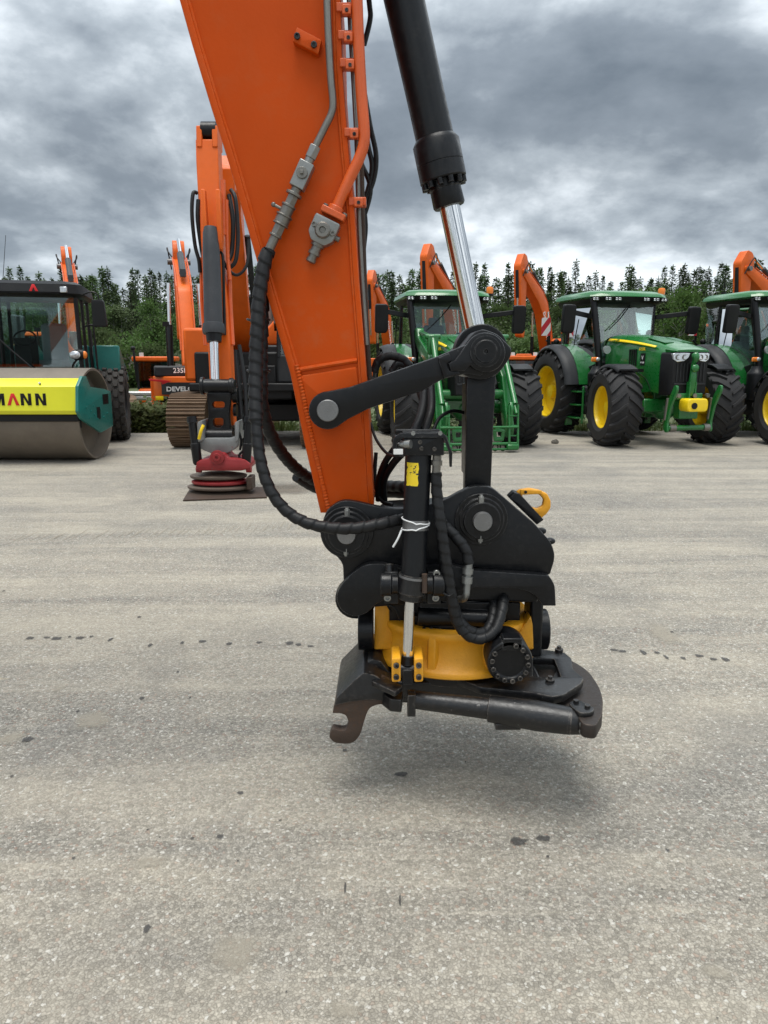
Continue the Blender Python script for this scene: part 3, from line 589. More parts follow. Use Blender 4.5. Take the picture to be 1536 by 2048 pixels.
m = MB(); m.cyl(t2 - (t3 - t2) * 0.1, along(t2, t3, 0.90), 10.8 * kk, n=32); m.build('rod', M['chrome'], tcy)
m = MB(); m.cyl(along(t2, t3, 0.86), t3, 12.5 * kk, 14 * kk, n=24); m.build('rod_socket', M['black'], tcy)
# head block, bracket and small fittings on top of the tilt cylinder
YB = 2.545
m = MB(); pxplate(m, [(806, 868), (888, 868), (888, 911), (808, 911)], YB, 0.11, 0.003, 0.003); hb = m.build('head_block', M['black'], tr)
m = MB(); pxplate(m, [(786, 878, .01), (800, 866, .006), (886, 866, .006), (893, 872), (905, 906), (904, 934), (899, 934), (898, 906), (887, 876), (806, 876), (794, 884), (793, 905, .006), (808, 911), (808, 916), (784, 910, .006)], YB - 0.012, 0.012, 0.002, 0.004); m.build('guard_bracket', M['black'], hb)
for px_ in (826, 880): bolt(px_, 866, YB - 0.0, 0.008, 0.014, M['steel'], hb, True)
for px_, py_ in ((840, 884), (843, 897), (869, 898)): bolt(px_, py_, YB, 0.0075, 0.006, M['black_worn'], hb)
m = MB(); m.rev(P(797, 889, YB + 0.01), P(822, 888, YB - 0.012), [(0, 0.007), (.2, 0.007), (.2, 0.013), (.5, 0.013), (.55, 0.015), (1, 0.015)], 12); m.build('sensor', M['steel'], hb)
m = MB(); pxplate(m, [(787, 898), (806, 898), (806, 909), (787, 909)], YB - 0.015, 0.003, 0.0005, 0.002); m.build('label_tag', M['white'], hb)
def stickermat():
    q = NT('torn_yellow_sticker'); tcn = q.n('ShaderNodeTexCoord').outputs['Object']
    nn = q.noise(tcn, 32, 4, 0.7, 0.6); col = q.mix(q.ramp(nn, 0.57, 0.59), (0.80, 0.58, 0.015), (0.02, 0.02, 0.02))
    q.l(col, q.b.inputs['Base Color']); q.b.inputs['Roughness'].default_value = 0.4; return q.m
M['sticker'] = stickermat()
m = MB(); Rk = 26.75 * kk; pa, pb = along(t0, t1, 0.07), along(t0, t1, 0.255); secs = []
for t in range(9):
    c = along(pa, pb, t / 8); 
    secs.append([c + Vector((Rk * math.sin(R(a_)), -Rk * math.cos(R(a_)), 0)) for a_ in range(-58 + (t * 7) % 5, 8 + (t * 5) % 6, 8)][:8])
vs = [p for s_ in secs for p in s_]; nn_ = len(secs[0]); m.add(vs, [(i * nn_ + j, i * nn_ + j + 1, (i + 1) * nn_ + j + 1, (i + 1) * nn_ + j) for i in range(8) for j in range(nn_ - 1)]); m.build('sticker', M['sticker'], tcy)
m = MB(); c_ = P(831, 890, 2.655); m.box(c_ + Vector((.0, .04, .012)), (0.15, .10, .03)); m.box(P(835, 862, 2.69), (0.16, .03, .012)); m.build('valve_bank', M['black'], tr, 0.003)
# hose with couplings down the right of the cylinder
m = MB(); f0, f1 = P(874, 911, 2.575), P(872, 950, 2.572); m.rev(f0, f1, [(0, .016), (.25, .016), (.25, .02), (.5, .02), (.5, .015), (1, .015)], 12); m.build('hose_fitting', M['greypipe'], tr)
m = MB(); m.tube([P(*p) for p in [(872, 945, 2.572), (874, 990, 2.565), (880, 1040, 2.55), (888, 1095, 2.545), (896, 1150, 2.545), (904, 1200, 2.55), (915, 1245, 2.56), (938, 1272, 2.565), (966, 1277, 2.57), (990, 1260, 2.59), (1003, 1225, 2.64), (1008, 1195, 2.7)]], 0.0195, 14, 22, helix=(0.040, 0.20)); m.build('wrapped_hose', M['rubber'], tr, ang=70)
m = MB(); m.tube([P(*p) for p in [(884, 1040, 2.60), (886, 1100, 2.60), (892, 1150, 2.59), (904, 1196, 2.575), (920, 1242, 2.57), (946, 1264, 2.575), (972, 1262, 2.60), (985, 1235, 2.65), (988, 1200, 2.72)]], 0.0185, 14, 20, helix=(0.040, 0.2)); m.build('wrapped_hose', M['rubber'], tr, ang=70)
m = MB(); m.tube([P(*p) for p in [(880, 1045, 2.62), (896, 1058, 2.61), (915, 1078, 2.60), (931, 1100, 2.595), (937, 1128, 2.59)]], 0.0195, 14, 22, helix=(0.040, 0.20)); m.build('wrapped_hose', M['rubber'], tr, ang=70)
m = MB(); f0, f1 = P(937, 1126, 2.59), P(933, 1180, 2.58); m.rev(f0, f1, [(0, .016), (.2, .016), (.2, .02), (.4, .02), (.4, .014), (.5, .014), (.5, .02), (.75, .02), (.75, .014), (1, .014)], 12); m.tube([f1, P(932, 1190, 2.58), P(927, 1198, 2.60), P(918, 1198, 2.64)], 0.013, 12, 6); m.build('elbow_fitting', M['steel'], tr)
m = MB(); m.tube([P(x, y, 2.53) for x, y in [(886, 1186), (898, 1192), (908, 1186)]], 0.004, 6, 6); m.build('cable_tie', M['blackplastic'], tr)
# white zip ties round the cylinder
for yy, tl in ((1040, 6), (1052, -5)):
    c = along(t0, t1, (yy - 905) / 245); m = MB(); rr_ = 27.6 * kk
    m.tube([c + Vector((rr_ * math.sin(k * math.pi / 12), -rr_ * math.cos(k * math.pi / 12), -0.0016 * tl * math.sin(k * math.pi / 12) - (.004 if k in (0, 24) else 0))) for k in range(25)], 0.0026, 6, 3); m.build('zip_tie', M['zip'], tcy)
m = MB(); q0, q1 = P(803, 1060, 2.53), P(786, 1094, 2.53); m.tube([q0, (q0 + q1) / 2 + Vector((.002, -.004, 0)), q1], 0.0036, 6, 4); m.build('zip_tie', M['zip'], tcy)
# loose hoses behind, from the arm to the hitch
for pts, r_ in (([(741, 846, 3.0), (752, 878, 2.95), (772, 905, 2.82), (792, 912, 2.66)], .006), ([(826, 870, 2.75), (842, 830, 2.85), (848, 790, 2.95), (845, 750, 3.05)], .018), ([(848, 868, 2.78), (862, 820, 2.85), (862, 780, 2.95), (858, 750, 3.05)], .016), ([(866, 862, 2.8), (880, 835, 2.85), (905, 822, 2.9), (930, 826, 2.95)], .007),
                ([(790, 896, 2.78), (770, 925, 2.85), (758, 960, 2.95), (757, 1000, 3.0)], .013), ([(806, 905, 2.78), (784, 930, 2.85), (768, 960, 2.95), (768, 1000, 3.0)], .015), ([(752, 905, 3.0), (750, 960, 3.0), (762, 1000, 2.98), (785, 1010, 2.95)], .008)):
    m = MB(); m.tube([P(*p) for p in pts], r_, 10, 10); m.build('hose', M['rubber'], tr, ang=70)
m = MB(); m.tube([P(*p) for p in [(748, 745, 3.05), (757, 722, 3.05), (778, 712, 3.05), (805, 718, 3.05), (825, 740, 3.05)]], .017, 12, 20, helix=(.03, .14)); m.build('wrapped_hose', M['rubber'], tr, ang=70)
m = MB(); m.tube([P(*p) for p in [(782, 745, 3.05), (795, 728, 3.05), (815, 735, 3.05), (835, 770, 3.0), (845, 800, 2.95)]], .015, 12, 20, helix=(.03, .14)); m.build('wrapped_hose', M['rubber'], tr, ang=70)
# lifting hook on the slope of the hitch
m = MB(); pxplate(m, [(1018, 996), (1030, 985), (1040, 988), (1088, 1040), (1074, 1050)], 2.86, 0.07, 0.004, 0.004); m.build('hook_base', M['black'], tr)
m = MB(); hk = [(1034, 985), (1040, 980), (1060, 977, ), (1080, 981), (1095, 988), (1102, 1002), (1102, 1016), (1094, 1028), (1076, 1043), (1066, 1038), (1072, 1030), (1050, 1010), (1038, 998)]
hh = [(1045, 988), (1064, 986), (1080, 990), (1088, 1000), (1086, 1012), (1075, 1018), (1062, 1014), (1047, 1003)]
pxplate(m, hk, 2.875, 0.03, 0.006, 0.006, [hh]); hko = m.build('lifting_hook', M['yellow'], tr)
m = MB(); pxplate(m, [(1040, 979), (1084, 981), (1084, 988), (1042, 990)], 2.868, 0.012, 0.002, 0.004); m.build('hook_latch', M['yellow'], hko)
bolt(1051, 984, 2.868, .006, .004, M['black'], hko)
for px_, py_ in ((1082, 1062), (1100, 1082)):
    m = MB(); q = P(px_, py_, 2.92); m.ball(q, (.022, .022, .014), 12, 8); m.build('knob', M['black'], tr)
# ---- quick coupler below the rotor
m = MB(); turn(m, [(0.02, zf - .055), (RF * .80, zf - .055), (RF * .80, zf - .002), (0.02, zf - .002)]); cb = m.build('coupler_body', M['black_worn'], tr)
z1 = zf - 0.015
def hz(mb, pts, z, th, holes=(), bev=.004, r=.012):
    F = Matrix.Translation((0, 0, z - th / 2)); f2 = lambda l: [(lambda q: (q.x, q.y) + tuple(p[2:]))(PZ(p[0], p[1], z)) for p in l]
    return mb.plate([fil(f2(pts), r)] + [fil(f2(h), r) for h in holes], th, F, bev)
m = MB(); hz(m, [(1000, 1290), (1075, 1297), (1128, 1304), (1143, 1316), (1146, 1338), (1168, 1356), (1162, 1367), (1128, 1389), (1105, 1393), (1060, 1384), (960, 1374), (900, 1350), (940, 1300)], z1, 0.03, [[(1066, 1316), (1108, 1317), (1122, 1354), (1066, 1353)]]); m.build('coupler_plate', M['black_worn'], tr)
for px_, py_ in ((1075, 1303), (1118, 1303), (1100, 1364)):
    m = MB(); q = PZ(px_, py_, z1); m.cyl(q, q + Vector((0, 0, .012)), .017, n=16); m.cyl(q, q + Vector((0, 0, .024)), .009, n=8); m.build('bolt', M['black_worn'], tr, .001)
z2 = z1 - 0.05
m = MB(); hz(m, [(1100, 1306), (1148, 1322, .05), (1178, 1342, .05), (1200, 1375, .05), (1207, 1402, .05), (1203, 1425, .05), (1160, 1425), (1090, 1400), (1050, 1385), (1040, 1340)], z2, 0.075, r=.03); m.build('coupler_end', M['darkrust'], tr)
m = MB(); hz(m, [(1120, 1330), (1150, 1340), (1166, 1358), (1120, 1392), (1080, 1396)], z2 + .028, 0.03, r=.02); m.build('coupler_rib', M['black_worn'], tr)
z3 = zf - .075
m = MB(); q = Vector((CX + .02, CY, z3)); m.box(q, (0.62, 0.50, 0.07)); m.box(q + Vector((0, 0, -.02)), (0.50, 0.40, 0.12)); m.build('coupler_frame', M['black_worn'], tr, .01)
# lock cylinder
g0 = P(828, 1399, 2.545); g1 = PZ(977, 1417, g0.z - .004); g2 = PZ(1079, 1432, g0.z - .008); g3 = PZ(1142, 1442, g0.z - .010); g4 = PZ(1178, 1452, g0.z - .014)
k3 = pxm(980, 1417, g1.y)
m = MB(); m.cyl(g0, g1, 18.5 * k3, 21.5 * k3, 28); lc = m.build('lock_cylinder', M['black_worn'], tr)
m = MB(); m.cyl(g0 - (g1 - g0) * .07, g0 + (g1 - g0) * .02, 20 * k3, n=24); m.box(g0 - Vector((.01, 0.01, .01)), (.03, .05, .085)); m.build('cylinder_head', M['black_worn'], lc, .003)
m = MB()
nn_ = 28; ctrs = [g1, g2, g3, g4]; rad = [26.5, 29.5, 26, 14]
m.rev(g1, g3, [(0, 24 * k3), (.01, 26.5 * k3), (.6, 29.5 * k3), (1, 26.5 * k3)], 32); m.rev(g3, g4, [(0, 26.5 * k3), (.6, 21 * k3), (1, 12 * k3)], 32); m.build('cylinder_tube', M['black_worn'], lc)
m = MB(); q = along(g1, g2, .38); m.box(q + Vector((0, 0.0, -27 * k3)), (.09, .05, .025)); m.build('tube_foot', M['black_worn'], lc, .004)
m = MB(); z4 = g3.z + .052; hz(m, [(1138, 1402, .02), (1160, 1399, .02), (1190, 1415, .02), (1186, 1424, .02), (1162, 1427, .02), (1140, 1412, .02)], z4, .022, r=.02); lgp = m.build('lug_plate', M['black_worn'], lc)
for px_, py_ in ((1152, 1405), (1175, 1415)):
    m = MB(); q = PZ(px_, py_, z4); m.cyl(q, q + Vector((0, 0, .010)), .010, n=10); m.build('bolt', M['black_worn'], lgp, .001)
m = MB(); hz(m, [(1150, 1420), (1200, 1405), (1206, 1425), (1192, 1452), (1165, 1448)], g3.z + .035, .05, r=.02); m.build('cylinder_mount', M['darkrust'], tr)
for px_, py_ in ((1164, 1448), (1163, 1462)): bolt(px_, py_, g4.y - .03, .010, .008, M['steel'], lc)
# front hooks and the sloping front beam
YK = 2.57
hook = [(788, 1412, .01), (796, 1372, .01), (749, 1352, .01), (727, 1348, .01), (709, 1362, .01), (671, 1398, .005), (665, 1427, .003), (680, 1427, .006), (692, 1431, .010), (698, 1446, .012), (692, 1461, .010), (680, 1461, .006), (665, 1458, .006), (657, 1474, .012), (668, 1486, .012), (690, 1489, .02), (708, 1486, .02), (721, 1470, .02), (729, 1440, .02), (738, 1416, .02), (760, 1408, .02)]
m = MB(); pxplate(m, hook, YK, .045, .004, .01); m.build('coupler_hook', M['rust'], tr)
m = MB(); pxplate(m, [(796, 1384), (749, 1346), (722, 1342), (704, 1358), (676, 1396), (672, 1424), (690, 1430), (740, 1404)], YK + .325, .045, .004, .01); m.build('coupler_hook', M['rust'], tr)
m = MB(); pxplate(m, [(796, 1380), (749, 1350), (727, 1346), (709, 1360), (672, 1397), (668, 1412), (700, 1404), (740, 1400), (788, 1404)], YK - .004, .37, .004, .008); m.build('front_beam', M['black_worn'], tr)
m = MB(); pxplate(m, [(792, 1362), (762, 1322), (744, 1318), (726, 1332), (712, 1352), (722, 1366)], YK + .10, .20, .006, .008); m.build('front_beam', M['black_worn'], tr)
m = MB(); hz(m, [(742, 1368), (760, 1360), (806, 1382), (803, 1400), (780, 1398)], g0.z + .015, .05, r=.01); hz(m, [(742, 1362), (770, 1352), (806, 1372), (790, 1384)], g0.z + .07, .02, r=.01); m.build('cylinder_ear', M['black_worn'], tr)
MB.org = Vector((0, 0, 0))
# ------------------------------------------------------------------ farm tractors
# local frame: x forward, y to the tractor's left, z up; origin on the ground under the rear axle
def tyre_mesh(name, Rr, W, nl, rim_r, lug=0.045, sweep=0.42):
    m = MB(); prof = []
    for t in (-.42, -.5, -.5, -.44, -.30, -.12, .12, .30, .44, .5, .5, .42):
        prof.append(t)
    rr = [rim_r, rim_r + .06, Rr * .84, Rr - lug - .035, Rr - lug - .008, Rr - lug, Rr - lug, Rr - lug - .008, Rr - lug - .035, Rr * .84, rim_r + .06, rim_r]
    n = 48
    secs = [[(rr[i] * math.cos(2 * math.pi * k / n), prof[i] * W, rr[i] * math.sin(2 * math.pi * k / n)) for k in range(n)] for i in range(12)]
    m.loft(secs, caps=False)
    def pt(a, y, h):                     # point on the tread
        t = abs(y) / (W / 2); r = Rr - lug - .004 - .032 * max(0, (t - .55) / .45) ** 1.6 + h
        return (r * math.cos(a), y, r * math.sin(a))
    for s in (-1, 1):
        for i in range(nl):
            a0 = 2 * math.pi * (i + (0.5 if s > 0 else 0)) / nl; secs = []
            for j in range(5):
                t = j / 4; y = s * (0.015 + t * (W / 2 - 0.008)); a = a0 + sweep * (t ** 1.25) * (1 - .25 * t); hw = (.028 + .016 * t) / Rr
                hh = lug * (1 if t < .99 else .55)
                secs.append([pt(a - hw * 1.25, y, -.012), pt(a + hw * 1.25, y, -.012), pt(a + hw * .8, y, hh), pt(a - hw * .8, y, hh)])
            m.loft(secs)
    return m.mesh(name, 35)
def rim_mesh(name, rr, W, dish=.16):
    m = MB(); n = 40
    prof = [(rr + .012, W * .44), (rr + .012, W * .47), (rr - .012, W * .47), (rr - .025, W * .43), (rr - .035, W * .30), (rr - .05, W * .30 - dish), (rr * .55, W * .28 - dish), (rr * .42, W * .30 - dish), (rr * .40, W * .34 - dish), (rr * .26, W * .35 - dish), (rr * .24, W * .50 - dish), (.001, W * .52 - dish)]
    m.loft([[(r * math.cos(2 * math.pi * k / n), y, r * math.sin(2 * math.pi * k / n)) for k in range(n)] for r, y in prof], caps=False)
    m.loft([[(r * math.cos(2 * math.pi * k / n), y, r * math.sin(2 * math.pi * k / n)) for k in range(n)] for r, y in ((rr + .012, -W * .46), (rr - .03, -W * .4), (rr - .04, W * .3))], caps=False)
    m.cyl((0, -W * .6, 0), (0, 0, 0), .16, n=16)
    for k in range(10):
        a = 2 * math.pi * k / 10; m.cyl((rr * .33 * math.cos(a), W * .34 - dish, rr * .33 * math.sin(a)), (rr * .33 * math.cos(a), W * .34 - dish + .025, rr * .33 * math.sin(a)), .016, n=6)
    return m.mesh(name, 40)
TY = {'rear': tyre_mesh('rear_tyre', .95, .64, 21, .56, .05), 'front': tyre_mesh('front_tyre', .755, .60, 19, .41, .045)}
RM = {'rear': rim_mesh('rear_rim', .565, .60, .12), 'front': rim_mesh('front_rim', .415, .52, .10)}
FM = [TY['rear'].materials.append(M['tyre']), TY['front'].materials.append(M['tyre']), RM['rear'].materials.append(M['rimyellow']), RM['front'].materials.append(M['rimyellow'])]
def chevmat():
    q = NT('red_white_chevron'); tcn = q.n('ShaderNodeTexCoord').outputs['Object']; s = q.n('ShaderNodeSeparateXYZ', {0: tcn})
    d = q.m2('ADD', q.m2('MULTIPLY', s.outputs[1], -1.0), q.m2('MULTIPLY', s.outputs[2], 0.75)); f = q.m2('FRACT', q.m2('MULTIPLY', d, 3.6), 0)
    col = q.mix(q.m2('GREATER_THAN', f, 0.5), (0.75, 0.74, 0.72), (0.50, 0.02, 0.035)); q.l(col, q.b.inputs['Base Color']); return q.m
M['chevron'] = chevmat()
FXm = lambda x, y=0, z=0: frame((x, y, z), (0, 1, 0), (0, 0, 1))      # u->y(left), v->z, n->+x (faces forward)
def ring(pts, x): return [(x, y, z) for y, z in pts]
def tractor(label, loc, heading, steer, loader=False, group=None):
    MB.org = Vector((0, 0, 0))
    t = empty('tractor', loc, heading); tag(t, label, 'tractor')
    G, B, BP = M['green'], M['black'], M['blackplastic']
    # wheels
    for s in (-1, 1):
        for kind, x, yy, z, st in (('rear', 0, .97, .945, 0), ('front', 2.765, 1.10, .75, steer)):
            for nm, me in (('tyre', TY[kind]), ('rim', RM[kind])):
                o = link(nm, me, None, t); o.location = (x, s * yy, z); o.rotation_euler = (0, .13 * s, (math.pi if s < 0 else 0) + st)
                if s < 0: o.rotation_euler = (0, -.2, math.pi + st)
    # chassis
    m = MB(); m.box((1.35, 0, .85), (2.9, .52, .5)); m.box((.1, 0, .95), (.9, .9, .7)); m.box((2.75, 0, .78), (.42, 1.15, .26)); m.cyl((0, -.7, .945), (0, .7, .945), .17, n=16); m.build('chassis', G, t, .03)
    m = MB(); m.box((2.0, 0, .62), (.9, .42, .22)); m.cyl((2.765, -.72, .75), (2.765, .72, .75), .13, n=16); m.ball((2.765, 0, .72), (.24, .28, .24), 14, 8); m.build('front_axle', G, t, .02)
    # bonnet: lofted from the cab to the nose
    def sec(x, w, zt, zb, rd):
        h = w / 2
        return [(x, y, z) for y, z in [(-h, zb), (-h - .012, zb + (zt - zb) * .5), (-h, zt - rd * 1.3), (-h + rd * .35, zt - rd * .45), (-h + rd, zt - rd * .08), (-h * .3, zt + .012), (h * .3, zt + .012), (h - rd, zt - rd * .08), (h - rd * .35, zt - rd * .45), (h, zt - rd * 1.3), (h + .012, zb + (zt - zb) * .5), (h, zb)]]
    secs = [sec(1.22, .92, 2.17, 1.02, .17), sec(1.8, .92, 2.15, 1.0, .17), sec(2.4, .90, 2.09, 1.0, .17), sec(2.95, .87, 2.00, 1.05, .16), sec(3.22, .835, 1.93, 1.02, .14), sec(3.30, .80, 1.90, 1.1, .12)]
    m = MB(); m.loft(secs); hood = m.build('bonnet', G, t, .0, 50)
    # nose cap overhanging the grille
    m = MB(); m.loft([sec(3.30, .80, 1.905, 1.79, .07), sec(3.47, .76, 1.865, 1.79, .06), sec(3.56, .66, 1.83, 1.80, .02)]); m.build('nose_cap', G, hood, 0, 50)
    m = MB(); m.loft([sec(3.20, .86, 1.80, 1.0, .04), sec(3.42, .815, 1.80, 1.0, .04), sec(3.52, .70, 1.79, 1.02, .04)]); gr = m.build('grille', BP, t, .01)
    for k in range(9):
        m = MB(); m.box((3.525, -.28 + k * .07, 1.42), (.02, .018, .34)); m.build('grille_bar', M['greyplastic'], gr, .003)
    m = MB(); m.box((3.50, 0, 1.21), (.08, .66, .03)); m.build('grille_bar', M['greyplastic'], gr, .003)
    for s in (-1, 1):
        pts = [(s * .07, 1.775), (s * .33, 1.785), (s * .385, 1.765), (s * .37, 1.66), (s * .30, 1.615), (s * .17, 1.63), (s * .10, 1.69)]
        m = MB(); m.hexa(ring(pts, 3.44), [(3.605 - abs(y) * .22, y, z) for y, z in pts]); hl = m.build('headlight', M['lens'], t, .008)
        for dy in (.17, .29):
            m = MB(); q = Vector((3.598 - dy * .22, s * dy, 1.70)); m.rev(q, q + Vector((.012, 0, 0)), [(0, .05), (1, .05), (1, .038), (.3, .03), (.3, .001)], 14); m.build('lamp', M['greypipe'], hl)
    # panels: vents, stripe, seams on both sides
    for s in (-1, 1):
        m = MB()
        vs = []
        for k in range(13):
            x = 1.28 + k * .145; zt = 2.135 - .05 * ((x - 1.28) / 1.75) ** 2 * 1.9 - (x - 1.28) * .05; wv = .012 + .022 * (1 - k / 12); y0 = s * (.468 - .02 * max(0, (x - 2.0)))
            vs += [(x, y0 - s * (.05 if True else 0) * .0 + s * .004, zt - .058 - wv), (x, y0 - s * .045 + s * .006, zt - .040)]
        m.add(vs, [(2 * k, 2 * k + 2, 2 * k + 3, 2 * k + 1) for k in range(12)]); so_ = m.build('side_stripe', M['rimyellow'], hood, 0)
        sm = so_.modifiers.new('thick', 'SOLIDIFY'); sm.thickness = .004; sm.offset = 0
        for k in range(4):
            m = MB(); m.hexa([(2.15 + k * .075, s * .455, 1.86), (2.185 + k * .075, s * .455, 1.86), (2.205 + k * .075, s * .455, 1.54), (2.17 + k * .075, s * .455, 1.54)], [(2.15 + k * .075, s * .476, 1.86), (2.185 + k * .075, s * .474, 1.86), (2.205 + k * .075, s * .474, 1.54), (2.17 + k * .075, s * .476, 1.54)]); m.build('vent', BP, hood, 0)
        for k in range(3):
            m = MB(); m.box((2.2 + k * .07, s * .462, 1.28), (.022, .022, .26), rot=(0, -6, 0)); m.build('vent', BP, hood, 0)
        m = MB(); m.box((2.63, s * .452, 1.66), (.16, .014, .24)); bd = m.build('badge', BP, hood, .003)
        Fs = frame((2.63, s * .4605, 1.69), (-s, 0, 0), (0, 0, 1)); m = MB(); m.text('V', .10, Fs, .001, .02); m.build('lettering', M['white'], bd)
        Fs = frame((2.63, s * .4605, 1.60), (-s, 0, 0), (0, 0, 1)); m = MB(); m.text('W BN', .05, Fs, .001, .01); m.build('lettering', M['white'], bd)
        Fs = frame((2.60, s * .462, 1.86), (-s, 0, 0), (0, 0, 1)); m = MB(); m.text('6155R', .085, Fs, .002, .015); m.build('lettering', M['rimyellow'], hood)
        Fs = frame((1.62, s * .475, 2.045), (-s, 0, .05), (0, 0, 1)); m = MB(); m.text('JOHN DEERE', .05, Fs, .002, .01); m.build('lettering', G, hood)
        m = MB(); m.tube([(1.30, s * .474, 1.52), (1.9, s * .475, 1.50), (2.4, s * .468, 1.44), (2.8, s * .455, 1.28), (2.95, s * .445, 1.08)], .006, 6, 5); m.build('panel_seam', BP, hood)
        m = MB(); m.box((1.75, s * .36, .93), (1.0, .10, .2)); m.tube([(2.3, s * .42, .95), (2.5, s * .45, .97), (2.62, s * .44, .88), (2.85, s * .42, .80)], .02, 8, 5); m.build('pipework', M['greypipe'] if False else BP, t, .01)
        m = MB(); m.tube([(2.35, s * .40, 1.0), (2.5, s * .46, 1.0), (2.6, s * .45, .9), (2.8, s * .43, .86)], .012, 6, 5); m.build('brake_line', M['greypipe'], t)
    for s in (-1, 1):
        m = MB(); m.loft([[(x, s * y, z) for y, z in ((.10, zt + .014), (.30, zt + .002), (.30, zt + .012), (.10, zt + .022))] for x, zt in ((2.5, 2.074), (3.1, 1.963))]); m.build('bonnet_screen', M['green'], hood, 0)
    m = MB(); m.text('W BN', .055, frame((3.53, 0, 1.84), (0, 1, 0), (-.7, 0, .7)), .003, .015); m.build('lettering', M['white'], hood)
    # front fenders
    for s in (-1, 1):
        m = MB(); secs = []
        for k in range(9):
            a = R(62 + k * 11.5); r = .83; cx_ = 2.76
            x, z = cx_ + r * math.cos(a), .75 + r * math.sin(a); w = .21
            secs.append([(x, s * (1.07 - w), z - .03), (x, s * (1.07 - w), z), (x, s * (1.07 + w * .8), z), (x, s * (1.07 + w), z - .05), (x, s * (1.07 + w), z - .07), (x, s * (1.07 + w * .8), z - .025)])
        m.loft(secs); m.box((2.72, s * .62, 1.45), (.08, .25, .06)); ff = m.build('front_fender', BP, t, 0, 50)
    # rear fenders: green inner, black rubber outer edge
    for s in (-1, 1):
        for nm, mat, y0, y1, dr in (('rear_fender', G, .52, .98, .0), ('fender_flare', M['greyplastic'], .98, 1.27, -.01)):
            m = MB(); secs = []
            for k in range(13):
                a = R(10 + k * 12.5); r = 1.06 + dr
                ca, sa = math.cos(a), math.sin(a)
                q = lambda rr, y: (rr * ca + .02, s * y, .95 + rr * sa)
                drop = .08 if nm == 'fender_flare' else 0
                secs.append([q(r - .03, y0), q(r, y0), q(r, (y0 + y1) / 2), q(r - drop * .4, y1 - .03), q(r - drop, y1), q(r - drop - .03, y1 - .01), q(r - .03 - drop * .4, y1 - .04)])
            m.loft(secs); m.build(nm, mat, t, 0, 45)
    # cab: pillars, glass, interior
    fl = 1.28
    fr = {'fb': (1.20, .60, 1.55), 'ft': (1.02, .74, 2.86), 'mb': (.10, .86, 1.45), 'mt': (.10, .80, 2.88), 'rb': (-.42, .70, 1.85), 'rt': (-.50, .72, 2.86)}
    for s in (-1, 1):
        g = lambda k: Vector((fr[k][0], fr[k][1] * s, fr[k][2]))
        for a, b, r in (('fb', 'ft', .035), ('mb', 'mt', .03), ('rb', 'rt', .045)):
            m = MB(); m.tube([g(a) - Vector((0, 0, .3 if a != 'rb' else 0)), g(a), g(b)], r, 8, 1); m.build('cab_pillar', BP, t)
        for a, b, c, d in (('fb', 'mb', 'mt', 'ft'), ('mb', 'rb', 'rt', 'mt')):
            n_ = Vector((0, s * .006, 0)); lp = [g(a), g(b), g(c), g(d)]
            if a == 'fb': lp = [g('fb') - Vector((.02, 0, .55)), g('mb') - Vector((-.02, 0, .35)), g(c), g(d)]
            m = MB(); m.hexa([p - n_ for p in lp], [p + n_ for p in lp]); m.build('side_glass', M['glass'], t)
        m = MB(); m.tube([g('mb') + Vector((.12, s * .05, .1)), g('mb') + Vector((.10, s * .09, .6)), g('mb') + Vector((.2, s * .07, 1.1))], .012, 6, 5); m.build('grab_rail', BP, t)
    gl = [Vector((1.215, y, z)) for y, z in ((-.60, 1.5), (.60, 1.5))] + [Vector((1.03, y, 2.86)) for y in (.74, -.74)]
    m = MB(); m.hexa(gl, [p + Vector((.012, 0, 0)) for p in gl]); m.build('windscreen', M['glass'], t)
    gl = [Vector((-.44, y, 1.85)) for y in (-.70, .70)] + [Vector((-.51, y, 2.86)) for y in (.72, -.72)]
    m = MB(); m.hexa(gl, [p - Vector((.012, 0, 0)) for p in gl]); m.build('rear_window', M['glass'], t)
    m = MB(); m.loft([[(1.2, -.62, 1.0), (1.2, .62, 1.0), (1.23, .62, 1.62), (1.23, -.62, 1.62)], [(.25, -.85, 1.0), (.25, .85, 1.0), (.25, .86, 1.30), (.25, -.86, 1.30)], [(-.42, -.66, 1.2), (-.42, .66, 1.2), (-.42, .68, 1.85), (-.42, -.68, 1.85)]]); m.build('cab_floor', BP, t, .02)
    m = MB(); m.box((.05, 0, 1.78), (.5, .5, .16)); m.box((-.2, 0, 2.12), (.14, .48, .62), rot=(0, -8, 0)); m.box((-.22, 0, 2.5), (.1, .26, .2)); m.build('seat', M['seat'], t, .05)
    m = MB(); m.cyl((.95, 0, 1.6), (.74, 0, 2.02), .04, n=10); m.tube([Vector((.73, 0, 2.03)) + Vector((.10 * math.cos(a * math.pi / 8), .2 * math.sin(a * math.pi / 8), .17 * math.cos(a * math.pi / 8))) for a in range(17)], .016, 8, 1); m.box((1.05, 0, 1.75), (.2, .5, .35)); m.build('steering_wheel', BP, t)
    m = MB(); m.box((.0, -.45, 1.9), (.5, .12, .12)); m.box((.3, -.5, 2.15), (.06, .22, .17)); m.build('armrest_console', M['greyplastic'], t, .02)
    # roof
    def rsec(z, x0, x1, w, c): return [(x0 + c, -w, z), (x0, -w + c, z), (x0, w - c, z), (x0 + c, w, z), (x1 - c * 1.3, w, z), (x1, w - c * 1.8, z), (x1 + .05, 0, z), (x1, -w + c * 1.8, z), (x1 - c * 1.3, -w, z)]
    m = MB(); m.loft([rsec(2.925, -.52, 1.27, .86, .1), rsec(2.96, -.55, 1.35, .90, .12), rsec(3.03, -.53, 1.31, .88, .12), rsec(3.09, -.45, 1.14, .79, .12), rsec(3.115, -.3, .9, .56, .1)]); roof = m.build('roof', G, t, 0, 48)
